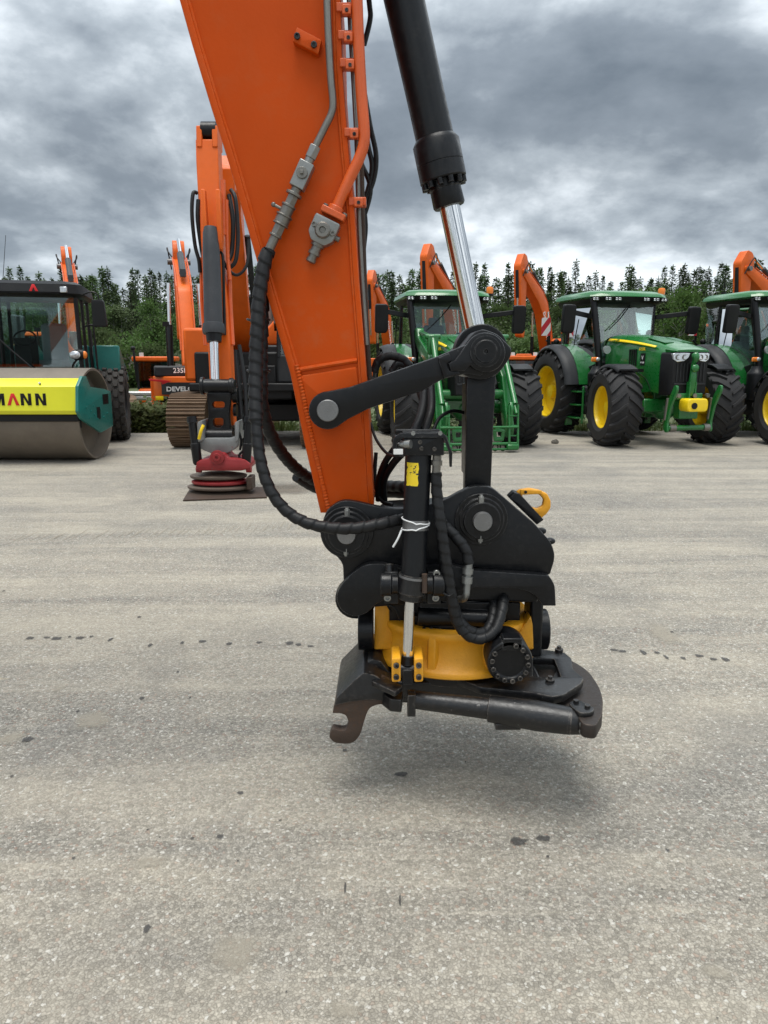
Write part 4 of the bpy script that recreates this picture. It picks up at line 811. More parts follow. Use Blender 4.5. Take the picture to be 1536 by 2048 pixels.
    m = MB(); m.loft([rsec(2.80, -.45, 1.12, .78, .1), rsec(2.85, -.48, 1.30, .84, .12), rsec(2.955, -.48, 1.345, .86, .12)]); m.build('roof_lining', BP, roof, 0, 48)
    for y in (-.80, -.56, -.33, .33, .56, .80):
        xq = 1.345 - max(0, abs(y) - .55) * .35
        m = MB(); q = Vector((xq, y, 2.905)); Fh = frame(q, (0, 1, 0), (0, 0, 1)); m.plate([[(.085 * math.cos(k * math.pi / 8), .048 * math.sin(k * math.pi / 8)) for k in range(16)]], .06, Fh, .006); rl = m.build('roof_light', BP, roof)
        for d in (-.036, .036):
            for e_ in (-.015, .015):
                m = MB(); m.ball(q + Vector((.03, d, e_)), (.010, .030, .013), 8, 6); m.build('lamp', M['lens'], rl)
    m = MB(); q = Vector((.85, .94, 2.86)); m.cyl(q, q + Vector((0, .06, .16)), .02, n=8); m.cyl(q + Vector((0, .06, .14)), q + Vector((0, .06, .19)), .075, n=14); bs = m.build('beacon_stand', BP, t)
    m = MB(); m.rev(q + Vector((0, .06, .19)), q + Vector((0, .06, .34)), [(0, .07), (.7, .078), (.93, .06), (1, .02)], 16); m.build('beacon', M['amber'], bs)
    m = MB(); m.cyl((-.1, -.6, 3.1), (-.1, -.6, 3.16), .05, n=10); m.cyl((-.1, -.6, 3.1), (-.1, -.6, 3.58), .007, .004, n=6); m.build('aerial', BP, t)
    m = MB(); m.tube([(1.15, -.25, 2.86), (1.22, -.05, 2.7), (1.24, .35, 2.3)] if False else [(1.09, .12, 2.82), (1.16, -.12, 2.55), (1.20, -.42, 2.28)], .012, 6, 2); m.box((1.1, .12, 2.84), (.06, .06, .04)); m.build('wiper', BP, t)
    # exhaust stack and intake on the right front pillar
    m = MB(); m.tube([(1.36, -.68, 1.1), (1.36, -.70, 1.6), (1.28, -.76, 2.3), (1.20, -.80, 2.80), (1.16, -.80, 2.92), (1.02, -.78, 2.99)], lambda u: .075 - .012 * u, 14, 6); ex = m.build('exhaust_stack', B, t, 0, 60)
    m = MB(); m.rev((1.38, -.74, .82), (1.38, -.74, 1.52), [(0, .17), (.75, .19), (.80, .18), (.86, .14), (1, .10)], 20); m.build('exhaust_silencer', B, t, 0, 50)
    for s in (-1, 1):
        m = MB(); m.rev((1.44, s * .60, 1.86), (1.51, s * .60, 1.86), [(0, .05), (.4, .085), (1, .085), (1, .001)], 16); m.build('work_light', M['lens'], t)
        m = MB(); m.box((1.40, s * .80, 1.66), (.06, .20, .10)); tl = m.build('indicator', M['amber'], t, .03, seg=3)
        m = MB(); m.ball((1.435, s * .76, 1.665), (.015, .05, .042), 10, 6); m.build('lamp', M['lens'], tl)
    # mirrors on long arms
    for s in (-1, 1):
        yo = 1.52 if s > 0 else 1.42
        m = MB(); m.loft([[(x, s * y, z) for x, z in ((xx - .03, zz - .05), (xx + .03, zz - .05), (xx + .03, zz + .05), (xx - .03, zz + .05))] for xx, y, zz in ((1.05, .76, 2.56), (1.2, 1.1, 2.60), (1.26, yo - .06, 2.64))]); m.build('mirror_arm', BP, t, .01)
        m = MB(); m.plate([fil([(-.13, -.30), (.10, -.30), (.14, -.22), (.14, .24), (.10, .28), (-.13, .28)], .05)], .12, frame((1.30, s * yo, 2.50), (0, 1, 0), (.12, 0, 1)), .02, 2); mi = m.build('mirror', BP, t, 0, 45)
        m = MB(); m.box((1.235, s * yo, 2.52), (.006, .2, .4)); m.build('mirror_glass', M['lens'], mi)
    # tank, steps
    m = MB(); m.box((.98, -.72, .80), (.55, .42, .62)); m.build('fuel_tank', BP, t, .08, seg=3)
    m = MB(); m.box((.98, .72, .80), (.55, .42, .62)); m.build('toolbox', BP, t, .08, seg=3)
    for s in (-1, 1):
        m = MB(); m.box((.66, s * .98, .78), (.07, .16, 1.1)); m.box((1.24, s * .96, .70), (.04, .04, .8))
        m.build('step_side', G, t, .01)
        for z in (.42, .70, .98):
            m = MB(); m.box((.95, s * .98, z), (.56, .22, .03)); m.build('step', G, t, .005)
    # warning boards behind the rear fenders
    for s in (() if loader else (-1,)):
        m = MB(); m.tube([(-.30, s * .7, 1.7), (-.35, s * 1.0, 1.98), (-.36, s * 1.12, 2.1)], .02, 6, 3); m.box((-.36, s * 1.05, 2.22), (.03, .05, .3)); m.ball((-.25, s * .92, 2.06), (.07, .07, .07), 10, 7); wb = m.build('board_bracket', BP, t)
        m = MB(); m.box((-.34, s * 1.15, 2.40), (.012, .22, .40)); m.build('warning_board', M['chevron'], wb)
    # front linkage or front loader
    if not loader:
        m = MB(); m.box((3.42, 0, .98), (.3, .56, .12)); m.box((3.48, 0, .74), (.2, .40, .36)); m.cyl((3.62, -.44, .40), (3.62, .44, .40), .05, n=14); m.build('front_linkage', G, t, .02)
        for s in (-1, 1):
            m = MB(); m.plate([fil([(3.52, .38), (3.60, .31), (3.66, .34), (3.63, .50), (3.70, .80), (3.86, 1.10), (3.85, 1.19), (3.78, 1.20), (3.62, .92), (3.54, .66)], .04)], .05, Matrix(((1, 0, 0, 0), (0, 0, -1, s * .46), (0, 1, 0, 0), (0, 0, 0, 1))), .006); m.build('lift_arm', G, t)
            m = MB(); m.cyl((3.62, s * .30, .40), (3.62, s * .42, .40), .07, n=14); m.cyl((3.60, s * .46, .95), (3.55, s * .46, .55), .045, n=12); m.build('lift_joint', M['greypipe'], t)
        m = MB(); m.tube([(3.58, 0, 1.0), (3.62, 0, 1.35), (3.60, 0, 1.55), (3.66, 0, 1.68), (3.62, 0, 1.76)], lambda u: .055 + .015 * math.sin(u * 9), 10, 6); m.box((3.60, .06, 1.1), (.1, .03, .3)); m.box((3.60, -.06, 1.1), (.1, .03, .3)); m.ball((3.66, 0, 1.5), (.06, .08, .08), 10, 6); m.build('top_link', G, t, .006)
        m = MB(); m.plate([fil([(-.20, -.11), (.20, -.11), (.22, 0), (.20, .13), (-.20, .13), (-.22, 0)], .06)], .28, FXm(3.70, 0, .82), .02, 2); dr = m.build('shaft_guard', M['rimyellow'], t, 0, 45)
        m = MB(); m.cyl((3.8, -.08, .82), (3.855, -.08, .82), .06, n=12); m.build('shaft_stub', B, dr)
        for y in (-.36, -.28, .05, .33): 
            m = MB(); m.cyl((3.60, y, 1.00), (3.66, y, 1.00), .04, n=12); m.build('coupling', M['greypipe'], t)
    else:
        for s in (-1, 1):
            y = s * .66
            arm_ = [(1.35, 2.28), (1.62, 2.30), (1.72, 2.12), (2.75, 1.78), (3.25, 1.38), (3.72, .42), (3.66, .25), (3.50, .24), (3.42, .36), (3.02, 1.20), (2.60, 1.52), (1.5, 1.95), (1.32, 2.1)]
            m = MB(); m.plate([fil(arm_, .06)], .14, Matrix(((1, 0, 0, 0), (0, 0, -1, y), (0, 1, 0, 0), (0, 0, 0, 1))), .012); lo = m.build('loader_arm', G, t, 0, 45)
            m = MB(); m.box((1.62, s * .60, 1.55), (.22, .16, 1.3)); m.box((1.62, s * .45, 1.05), (.3, .3, .2)); m.build('loader_mount', G, t, .02)
            m = MB(); m.cyl((2.9, y + s * .0, 2.05), (3.86, y + s * .02, .86), .055, n=14); m.cyl((3.6, y, 1.18), (3.95, y + s * .02, .70), .035, n=12); m.cyl((1.6, y, 2.22), (2.92, y, 2.06), .04, n=10); m.build('loader_cylinder', G, lo)
            m = MB(); m.box((2.9, y, 1.93), (.12, .2, .36)); m.cyl((2.9, y - .15, 2.08), (2.9, y + .15, 2.08), .05, n=12); m.build('loader_knee', G, lo, .02)
            m = MB(); m.plate([fil([(3.62, .30), (3.78, .24), (3.92, .40), (3.96, .80), (3.88, .92), (3.76, .86)], .04)], .05, Matrix(((1, 0, 0, 0), (0, 0, -1, s * .60), (0, 1, 0, 0), (0, 0, 0, 1))), .006); m.build('tool_hook', G, t)
            for dy in (0, .16):
                m = MB(); m.cyl((3.90, s * (.56 + dy), .86), (3.98, s * (.56 + dy), .10), .022, n=10); m.build('carrier_bar', G, t)
            for z in (.30, .48, .66):
                m = MB(); m.cyl((3.94, s * .56, z), (3.94, s * .72, z), .014, n=8); m.build('carrier_rung', M['greypipe'] if False else G, t)
            m = MB(); m.box((3.94, s * .62, .10), (.20, .22, .10)); m.build('carrier_foot', G, t, .02)
            m = MB(); m.cyl((3.4, s * .735, 1.2), (3.2, s * .735, 1.5), .012, n=6); m.build('hydraulic_line', M['greypipe'], t)
        m = MB(); m.cyl((3.30, -.60, 1.02), (3.30, .60, 1.02), .09, n=16); m.build('cross_tube', G, t)
        for z, r_ in ((.46, .022), (.16, .028), (.06, .022)):
            m = MB(); m.cyl((3.96, -.72, z), (3.96, .72, z), r_, n=10); m.build('carrier_rail', G, t)
        for s in (-1, 1):
            m = MB(); m.plate([fil([(-.09, -.10), (.09, -.10), (.12, .10), (.05, .13), (-.05, .13), (-.12, .10)], .02), fil([(-.04, -.02), (.04, -.02), (.05, .07), (-.05, .07)], .01)], .04, FXm(3.90, s * .38, .30), .005); m.build('carrier_plate', G, t)
            for dy in (-.07, .07):
                m = MB(); q = Vector((3.94, s * .38 + dy, .09)); m.tube([q + Vector((0, .05 * math.cos(k * math.pi / 8), .06 * math.sin(k * math.pi / 8))) for k in range(17)], .012, 6, 1); m.build('carrier_eye', BP, t)
        m = MB()
        m.tube([(3.36, .1, 1.06), (3.42, .14, .9), (3.4, .1, .75), (3.36, .16, .62)], .02, 6, 6); m.build('hydraulic_hose', M['rubber'], t)
    return t
def head(deg): return R(-90 + deg)      # 0 faces the camera, + turns towards the right
def place(px, py, back, deg):            # ground point of the front axle -> rear-axle origin
    q = PZ(px, py, 0); h = head(deg); return (q.x - 2.765 * math.cos(h), q.y - 2.765 * math.sin(h), 0)
tractor('green tractor with an empty front loader standing behind the black link of the excavator arm', place(926, 891, 0, 8), head(8), R(-4), True)
tractor('green tractor with a yellow shaft guard in its front linkage, its whole bonnet unobstructed', place(1322, 888, 0, 13), head(13), R(-8))
tractor('green tractor only partly in view beside the one with the yellow shaft guard', place(1660, 888, 0, 13), head(13), R(-8))
# ------------------------------------------------------------------ road roller
def PX(px, py, X):
    d = ray(px, py); t = X / d.x; return Vector((X, d.y * t, CAM_H + d.z * t))
q = PZ(199, 917, 0); RX, RY = q.x - 1.065, q.y
rl = empty('road_roller', (RX, RY, 0)); MB.org = Vector(rl.location)
tag(rl, 'road roller with lime yellow front bumper, teal side plates and wide dusty steel drum', 'road roller')
m = MB(); m.rev((RX - 1.065, RY, .76), (RX + 1.065, RY, .76), [(.03, .70), (0, .72), (0, .755), (.004, .76), (.996, .76), (1, .755), (1, .72), (.985, .715), (.90, .70), (.90, .2), (.9, .001)], 96, caps=False); m.build('drum', M['drum'], rl, 0, 30)
XS = RX + 1.13
pl = [(162, 752), (153.6, 772), (153.6, 824), (161, 838), (200, 865), (223.5, 852), (219, 783), (206, 778), (178, 774), (170, 753)]
for s in (1, -1):
    o2 = [(PX(a, b, XS).y, PX(a, b, XS).z) for a, b in pl]
    m = MB(); m.plate([fil(o2, .02)], .05, Matrix(((0, 0, 1, RX + s * 1.13), (1, 0, 0, 0), (0, 1, 0, 0), (0, 0, 0, 1))), .006); sp_ = m.build('side_plate', M['teal'], rl)
    for a, b in ((184, 812), (179, 822), (186, 829), (192, 838), (176, 836), (205, 834), (170, 815), (198, 818), (212, 826)):
        p = PX(a, b, XS); m = MB(); m.cyl((RX + s * 1.15, p.y, p.z), (RX + s * 1.168, p.y, p.z), .02, n=8); m.build('bolt', M['teal'], sp_)
    p = PX(208, 798, XS); m = MB(); m.box((RX + s * 1.156, p.y, p.z), (.006, .26, .17)); m.build('decal', M['black'], sp_)
    p = PX(194, 826, XS); m = MB(); m.box((RX + s * 1.156, p.y, p.z), (.012, .14, .20)); m.build('slot', M['blackplastic'], sp_)
yb = PX(153.6, 772, XS).y
cs = [(yb + .22, P(80, 757, yb + .22).z), (yb, P(80, 773, yb).z), (yb, P(80, 822, yb).z), (yb + .05, P(80, 829, yb + .05).z), (yb + .35, P(80, 829, yb + .05).z), (yb + .35, P(80, 757, yb + .22).z)]
m = MB(); m.hexa([(RX - 1.105, y, z) for y, z in cs], [(RX + 1.105, y, z) for y, z in cs]); bp = m.build('bumper', M['lime'], rl, .008)
zc_ = (cs[1][1] + cs[2][1]) / 2 - .01; hh_ = .185
def letter(ch, pxc, w, mat):
    x = P(pxc, 798, yb).x; F = FY(yb - .004) @ Matrix.Translation((x, zc_, 0)); b = .046; a = w / 2; h = hh_ / 2
    if ch == 'M': o = [(-a, -h), (-a, h), (-a + b * 1.2, h), (0, -h * .1), (a - b * 1.2, h), (a, h), (a, -h), (a - b, -h), (a - b, h * .25), (b * .4, -h), (-b * .4, -h), (-a + b, h * .25), (-a + b, -h)]
    if ch == 'N': o = [(-a, -h), (-a, h), (-a + b * 1.15, h), (a - b, -h * .35), (a - b, h), (a, h), (a, -h), (a - b * 1.15, -h), (-a + b, h * .35), (-a + b, -h)]
    if ch == 'A': o = [(-a, -h), (-b * .5, h), (b * .5, h), (a, -h), (a - b * 1.1, -h), (0, h * .45), (-a + b * 1.1, -h)]
    m = MB(); m.plate([o], .006, F, .0008); m.build('letter', M[mat], bp)
for ch, pc_, w, mt in (('N', 81.5, .165, 'black'), ('N', 52, .165, 'black'), ('A', 26, .19, 'red'), ('M', -4, .20, 'black'), ('M', -34, .20, 'black'), ('A', -62, .19, 'black')): letter(ch, pc_, w, mt)
p = P(80, 768, yb + .05); m = MB(); m.cyl(p, p + Vector((0, -.02, .02)), .02, n=10); m.build('bolt', M['greypipe'], bp)
zb = cs[3][1]
m = MB(); m.box((RX, yb + .14, zb - .06), (2.16, .12, .11)); m.box((RX, yb + .20, zb - .16), (2.14, .05, .13)); sb = m.build('scraper', M['blackplastic'], rl, .006)
for k in range(17):
    x = RX - 1.0 + k * .125; m = MB(); m.cyl((x, yb + .172, zb - .165), (x, yb + .15, zb - .165), .014, n=8); m.build('bolt', M['steel'], sb)
# rear frame: articulated, swung to the left
PV = Matrix.Translation((RX - .16, RY + 1.45, 0)) @ Matrix.Rotation(R(14), 4, 'Z')       # local: x right, y back
m = MB(); m.box((0, .0, .75), (.8, 1.2, .5), PV); m.box((0, -.7, .8), (1.9, .4, .35), PV); m.build('hitch_joint', M['blackplastic'], rl, .02)
m = MB(); m.box((0, 1.5, 1.0), (1.3, 2.6, .5), PV); m.hexa([PV @ Vector(v) for v in ((.5, 1.2, 1.2), (1.02, 1.2, 1.2), (1.02, 1.25, 1.95), (.5, 1.25, 1.95))], [PV @ Vector(v) for v in ((.5, 3.3, 1.2), (1.02, 3.3, 1.2), (1.02, 2.2, 1.6), (.5, 2.2, 1.6))]); m.hexa([PV @ Vector(v) for v in ((-.5, 1.2, 1.2), (-1.02, 1.2, 1.2), (-1.02, 1.25, 1.95), (-.5, 1.25, 1.95))], [PV @ Vector(v) for v in ((-.5, 3.3, 1.2), (-1.02, 3.3, 1.2), (-1.02, 2.2, 1.6), (-.5, 2.2, 1.6))]); m.box((0, 2.6, 1.45), (1.6, 1.5, .7), PV); m.build('rear_frame', M['teal'], rl, .03)
# tyre with staggered diamond blocks
def roller_tyre():
    m = MB(); Rr, W, n = .78, .62, 44
    pr = [(-.40, .38), (-.5, .48), (-.5, .64), (-.44, .715), (-.3, .742), (0, .752), (.3, .742), (.44, .715), (.5, .64), (.5, .48), (.40, .38)]
    m.loft([[(y * W, r * math.cos(2 * math.pi * k / n), r * math.sin(2 * math.pi * k / n)) for k in range(n)] for y, r in pr], caps=False)
    nb = 22
    for row, y in enumerate((-.44, -.265, -.09, .09, .265, .44)):
        for k in range(nb):
            a0 = 2 * math.pi * (k + .5 * (row % 2)) / nb; hw = .072; ha = .118
            rb = .752 - .035 * (abs(y) / .5) ** 2.2
            lp = lambda s_, r_: [(y * W + hw * s_ * u, (r_ - .05 * max(0, abs(y + hw * u / W) - .36)) * math.cos(a0 + ha * s_ * v), (r_ - .05 * max(0, abs(y + hw * u / W) - .36)) * math.sin(a0 + ha * s_ * v)) for u, v in ((-.6, -.95), (.55, -.95), (.82, 0), (.55, .95), (-.55, .95), (-.82, 0))]
            m.hexa(lp(.92, rb - .02), lp(.80, rb + .045))
    return m.mesh('tyre', 35)
sv = MB.org; MB.org = Vector((0, 0, 0)); rt = roller_tyre(); MB.org = sv; rt.materials.append(M['dustyre'])
for s in (-1, 1):
    o = link('tyre', rt, None, rl); o.matrix_local = Matrix.Translation(-MB.org) @ PV @ Matrix.Translation((s * .76, 1.55, .775))
    m = MB(); c = PV @ Vector((s * .98, 1.55, .775)); d = (PV.to_3x3() @ Vector((s, 0, 0))); m.rev(c - d * .35, c + d * .06, [(0, .39), (.85, .40), (1, .42), (1, .38), (.6, .35), (.55, .2), (.75, .18), (.75, .001)], 32); m.build('rim', M['greyplastic'], rl)
# cab
cw, z0, z1_, yf, yk = .74, 1.25, 2.80, -.05, 1.35
def cabq(v): return PV @ Vector((v[0] - .27, v[1] - .12, v[2]))
m = MB(); m.hexa([cabq(v) for v in ((-cw, yf, z0 - .1), (cw, yf, z0 - .1), (cw, yk, z0 - .1), (-cw, yk, z0 - .1))], [cabq(v) for v in ((-cw, yf, z0 + .2), (cw, yf, z0 + .2), (cw, yk, z0 + .2), (-cw, yk, z0 + .2))]); m.build('cab_base', M['blackplastic'], rl, .02)
for x, y in ((-cw, yf), (cw, yf), (-cw, .6), (cw, .6), (-cw, yk), (cw, yk)):
    m = MB(); m.tube([cabq((x, y, z0)), cabq((x * .97, y, z1_))], .042, 8, 1); m.build('cab_pillar', M['blackplastic'], rl)
def pane(nm, vs, off_):
    m = MB(); m.hexa([cabq(v) for v in vs], [cabq(Vector(v) + Vector(off_)) for v in vs]); return m.build(nm, M['glass'], rl)
pane('windscreen', ((-cw + .04, yf, z0), (cw - .04, yf, z0), (cw * .97 - .04, yf, z1_), (-cw * .97 + .04, yf, z1_)), (0, .01, 0))
for s in (-1, 1):
    pane('side_glass', ((s * cw, yf + .04, z0), (s * cw, .56, z0), (s * cw * .97, .56, z1_), (s * cw * .97, yf + .04, z1_)), (.01, 0, 0))
    pane('side_glass', ((s * cw, .64, z0 + .2), (s * cw, yk - .04, z0 + .2), (s * cw * .97, yk - .04, z1_), (s * cw * .97, .64, z1_)), (.01, 0, 0))
pane('rear_window', ((-cw + .04, yk, z0 + .2), (cw - .04, yk, z0 + .2), (cw * .97 - .04, yk, z1_), (-cw * .97 + .04, yk, z1_)), (0, .01, 0))
def rs(z, x, y0, y1, c): return [cabq((a, b, z)) for a, b in ((-x + c, y0), (x - c, y0), (x, y0 + c), (x, y1 - c), (x - c, y1), (-x + c, y1), (-x, y1 - c), (-x, y0 + c))]
m = MB(); m.loft([rs(2.76, .80, -.12, 1.42, .1), rs(2.82, .86, -.22, 1.5, .16), rs(2.98, .84, -.20, 1.46, .18), rs(3.04, .72, -.10, 1.36, .2)]); rf = m.build('roof', M['blackplastic'], rl, 0, 45)
m = MB(); m.hexa([cabq(v) for v in ((-.62, -.235, 2.84), (.62, -.235, 2.84), (.60, -.225, 2.97), (-.60, -.225, 2.97))], [cabq(v) for v in ((-.62, -.20, 2.84), (.62, -.20, 2.84), (.60, -.19, 2.97), (-.60, -.19, 2.97))]); m.build('roof_grille', M['greyplastic'], rf)
F = frame(cabq((.06, -.245, 2.905)), PV.to_3x3() @ Vector((1, 0, 0)), (0, 0, 1)); m = MB(); m.plate([[(-.075, -.06), (-.02, .06), (.02, .06), (.075, -.06), (.03, -.06), (0, .01), (-.03, -.06)]], .008, F, .001); m.build('emblem', M['red'], rf)
for x in (-.60, .56):
    m = MB(); c = cabq((x, -.25, 2.88)); m.box(c, (.12, .06, .10)); m.build('work_light', M['lens'], rf, .01)
m = MB(); m.cyl(cabq((-.55, .3, 3.0)), cabq((-.42, .3, 3.85)), .006, .004, n=6); m.build('aerial', M['blackplastic'], rl)
m = MB(); m.box(cabq((.12, .85, 1.55)), (.5, .5, .2)); m.box(cabq((.12, 1.1, 1.95)), (.5, .14, .8)); m.build('seat', M['seat'], rl, .08, seg=3)
m = MB(); m.box(cabq((-.28, .45, 1.65)), (.3, .3, .8)); m.tube([cabq((-.28 + .19 * math.cos(a * math.pi / 8), .38 + .1 * math.sin(a * math.pi / 8), 2.05 + .14 * math.sin(a * math.pi / 8))) for a in range(17)], .016, 6, 1); m.build('steering_column', M['blackplastic'], rl)
m = MB(); m.box(cabq((-.02, -.10, 1.36)), (.34, .12, .26)); m.build('wiper_motor_box', M['greycast'], rl, .02)
m = MB(); m.tube([cabq((-.0, -.17, 1.42)), cabq((-.35, -.12, 1.75)), cabq((-.60, -.08, 2.0))], .016, 6, 2); m.tube([cabq((-.60, -.08, 1.6)), cabq((-.60, -.08, 2.5))], .012, 6, 1); m.build('wiper', M['blackplastic'], rl)
m = MB(); m.tube([cabq((.84, -.1, 2.80)), cabq((1.0, -.16, 2.86)), cabq((1.12, -.18, 2.80)), cabq((1.12, -.18, 2.6))], .014, 6, 5); ma = m.build('mirror_arm', M['blackplastic'], rl)
m = MB(); m.plate([fil([(-.12, -.24), (.14, -.24), (.10, .24), (-.12, .24)], .05)], .08, frame(cabq((1.12, -.19, 2.48)), (1, 0, 0), (0, 0, 1)), .012); m.build('mirror', M['blackplastic'], ma)
m = MB(); m.tube([cabq((.55, -.1, 1.3)), cabq((.62, -.3, 1.55)), cabq((.72, -.34, 1.68))], .02, 6, 4); lb = m.build('lamp_stalk', M['blackplastic'], rl)
m = MB(); m.ball(cabq((.74, -.36, 1.74)), (.17, .07, .10), 14, 8); m.build('headlamp_housing', M['blackplastic'], lb)
m = MB(); m.ball(cabq((.68, -.41, 1.74)), (.10, .04, .075), 12, 8); m.build('headlamp', M['lens'], lb)
m = MB(); m.ball(cabq((.84, -.40, 1.74)), (.055, .04, .07), 12, 8); m.build('indicator', M['amber'], lb)
m = MB(); m.tube([cabq((.82, .05, 2.25)), cabq((.96, .05, 2.28)), cabq((.98, .05, 2.1)), cabq((1.0, .05, 1.3))], .018, 6, 5); m.build('grab_rail', M['blackplastic'], rl)
MB.org = Vector((0, 0, 0))
# ------------------------------------------------------------------ yellow wheel loader far behind the roller
q = PZ(-10, 838, 0)
wl = empty('wheel_loader', (-14.4, 27.0, 0)); tag(wl, 'yellow wheel loader with slotted engine cover and black grille behind the road roller', 'wheel loader')
m = MB(); m.loft([[(x, y, z) for x, z in ((-1.1, 1.0), (1.1, 1.0), (1.1, 2.2), (-1.1, 2.2))] if False else [(-1.1, y, .9), (1.1, y, .9), (1.1, y, zt), (.9, y, zt + .1), (-.9, y, zt + .1), (-1.1, y, zt)] for y, zt in ((-1.5, 1.7), (.6, 2.1), (1.2, 2.1))]); hd = m.build('engine_cover', M['loaderyellow'], wl, .03)
for k in range(7):
    m = MB(); m.box((-.78 + k * .26, -1.52, 1.4), (.05, .03, .5), rot=(0, 35, 0)); m.build('louvre', M['blackplastic'], hd)
m = MB(); m.box((0, .2, 2.6), (1.9, .1, .9)); gp = m.build('grille', M['greyplastic'], wl, .02)
for k in range(14):
    m = MB(); m.box((-.88 + k * .135, .13, 2.6), (.05, .05, .84)); m.build('grille_bar', M['blackplastic'], gp)
m = MB(); m.box((0, 1.6, 2.5), (1.5, 1.4, 1.6)); m.build('cab', M['greyplastic'], wl, .08)
for s in (-1, 1):
    for y in (-.6, 2.4):
        m = MB(); m.rev((s * .75, y, .75), (s * 1.25, y, .75), [(0, .6), (.1, .72), (.3, .75), (.7, .75), (.9, .72), (1, .6), (1, .4), (.8, .38), (.8, .001)], 28); m.build('tyre', M['tyre'], wl)
# ------------------------------------------------------------------ excavators in the yard
# local frame: x forward (boom side), y left, z up, origin on the ground under the slewing ring
FXZ = lambda y: Matrix(((1, 0, 0, 0), (0, 0, -1, y), (0, 1, 0, 0), (0, 0, 0, 1)))
def track_outline(n=46, h=.035):
    Lc, r = 1.62, .46; per = 4 * Lc + 2 * math.pi * r; o = []
    def at_(s):
        s %= per
        if s < 2 * Lc: return Vector((-Lc + s, 0)), Vector((0, -1))
        s -= 2 * Lc
        if s < math.pi * r: a = -math.pi / 2 + s / r; return Vector((Lc + r * math.cos(a), r + r * math.sin(a))), Vector((math.cos(a), math.sin(a)))
        s -= math.pi * r
        if s < 2 * Lc: return Vector((Lc - s, 2 * r)), Vector((0, 1))
        s -= 2 * Lc; a = math.pi / 2 + s / r; return Vector((-Lc + r * math.cos(a), r + r * math.sin(a))), Vector((math.cos(a), math.sin(a)))
    return at_, per
at_t, per_t = track_outline()
def shoe_mesh(W=.72):
    m = MB(); p = per_t / 46; m.box((0, 0, .012), (p * .93, W, .024))
    for d in (-.35, 0, .35): m.hexa([(p * d - .016, -W / 2, .02), (p * d + .016, -W / 2, .02), (p * d + .016, W / 2, .02), (p * d - .016, W / 2, .02)], [(p * d - .008, -W / 2, .052), (p * d + .008, -W / 2, .052), (p * d + .008, W / 2, .052), (p * d - .008, W / 2, .052)])
    return m.mesh('shoe', 0)
SHOE = shoe_mesh(); SHOE.materials.append(M['track'])
def toothed(W=.72):
    m = MB(); o = []
    for i in range(46 * 4):
        p, n = at_t(per_t * i / (46 * 4)); o.append(p + n * (.045 if i % 4 in (0, 1) else .012) + Vector((0, .045)))
    m.plate([o], W, FXZ(0), .002, 0); return m.mesh('track', 0)
TRK = toothed(); TRK.materials.append(M['track'])
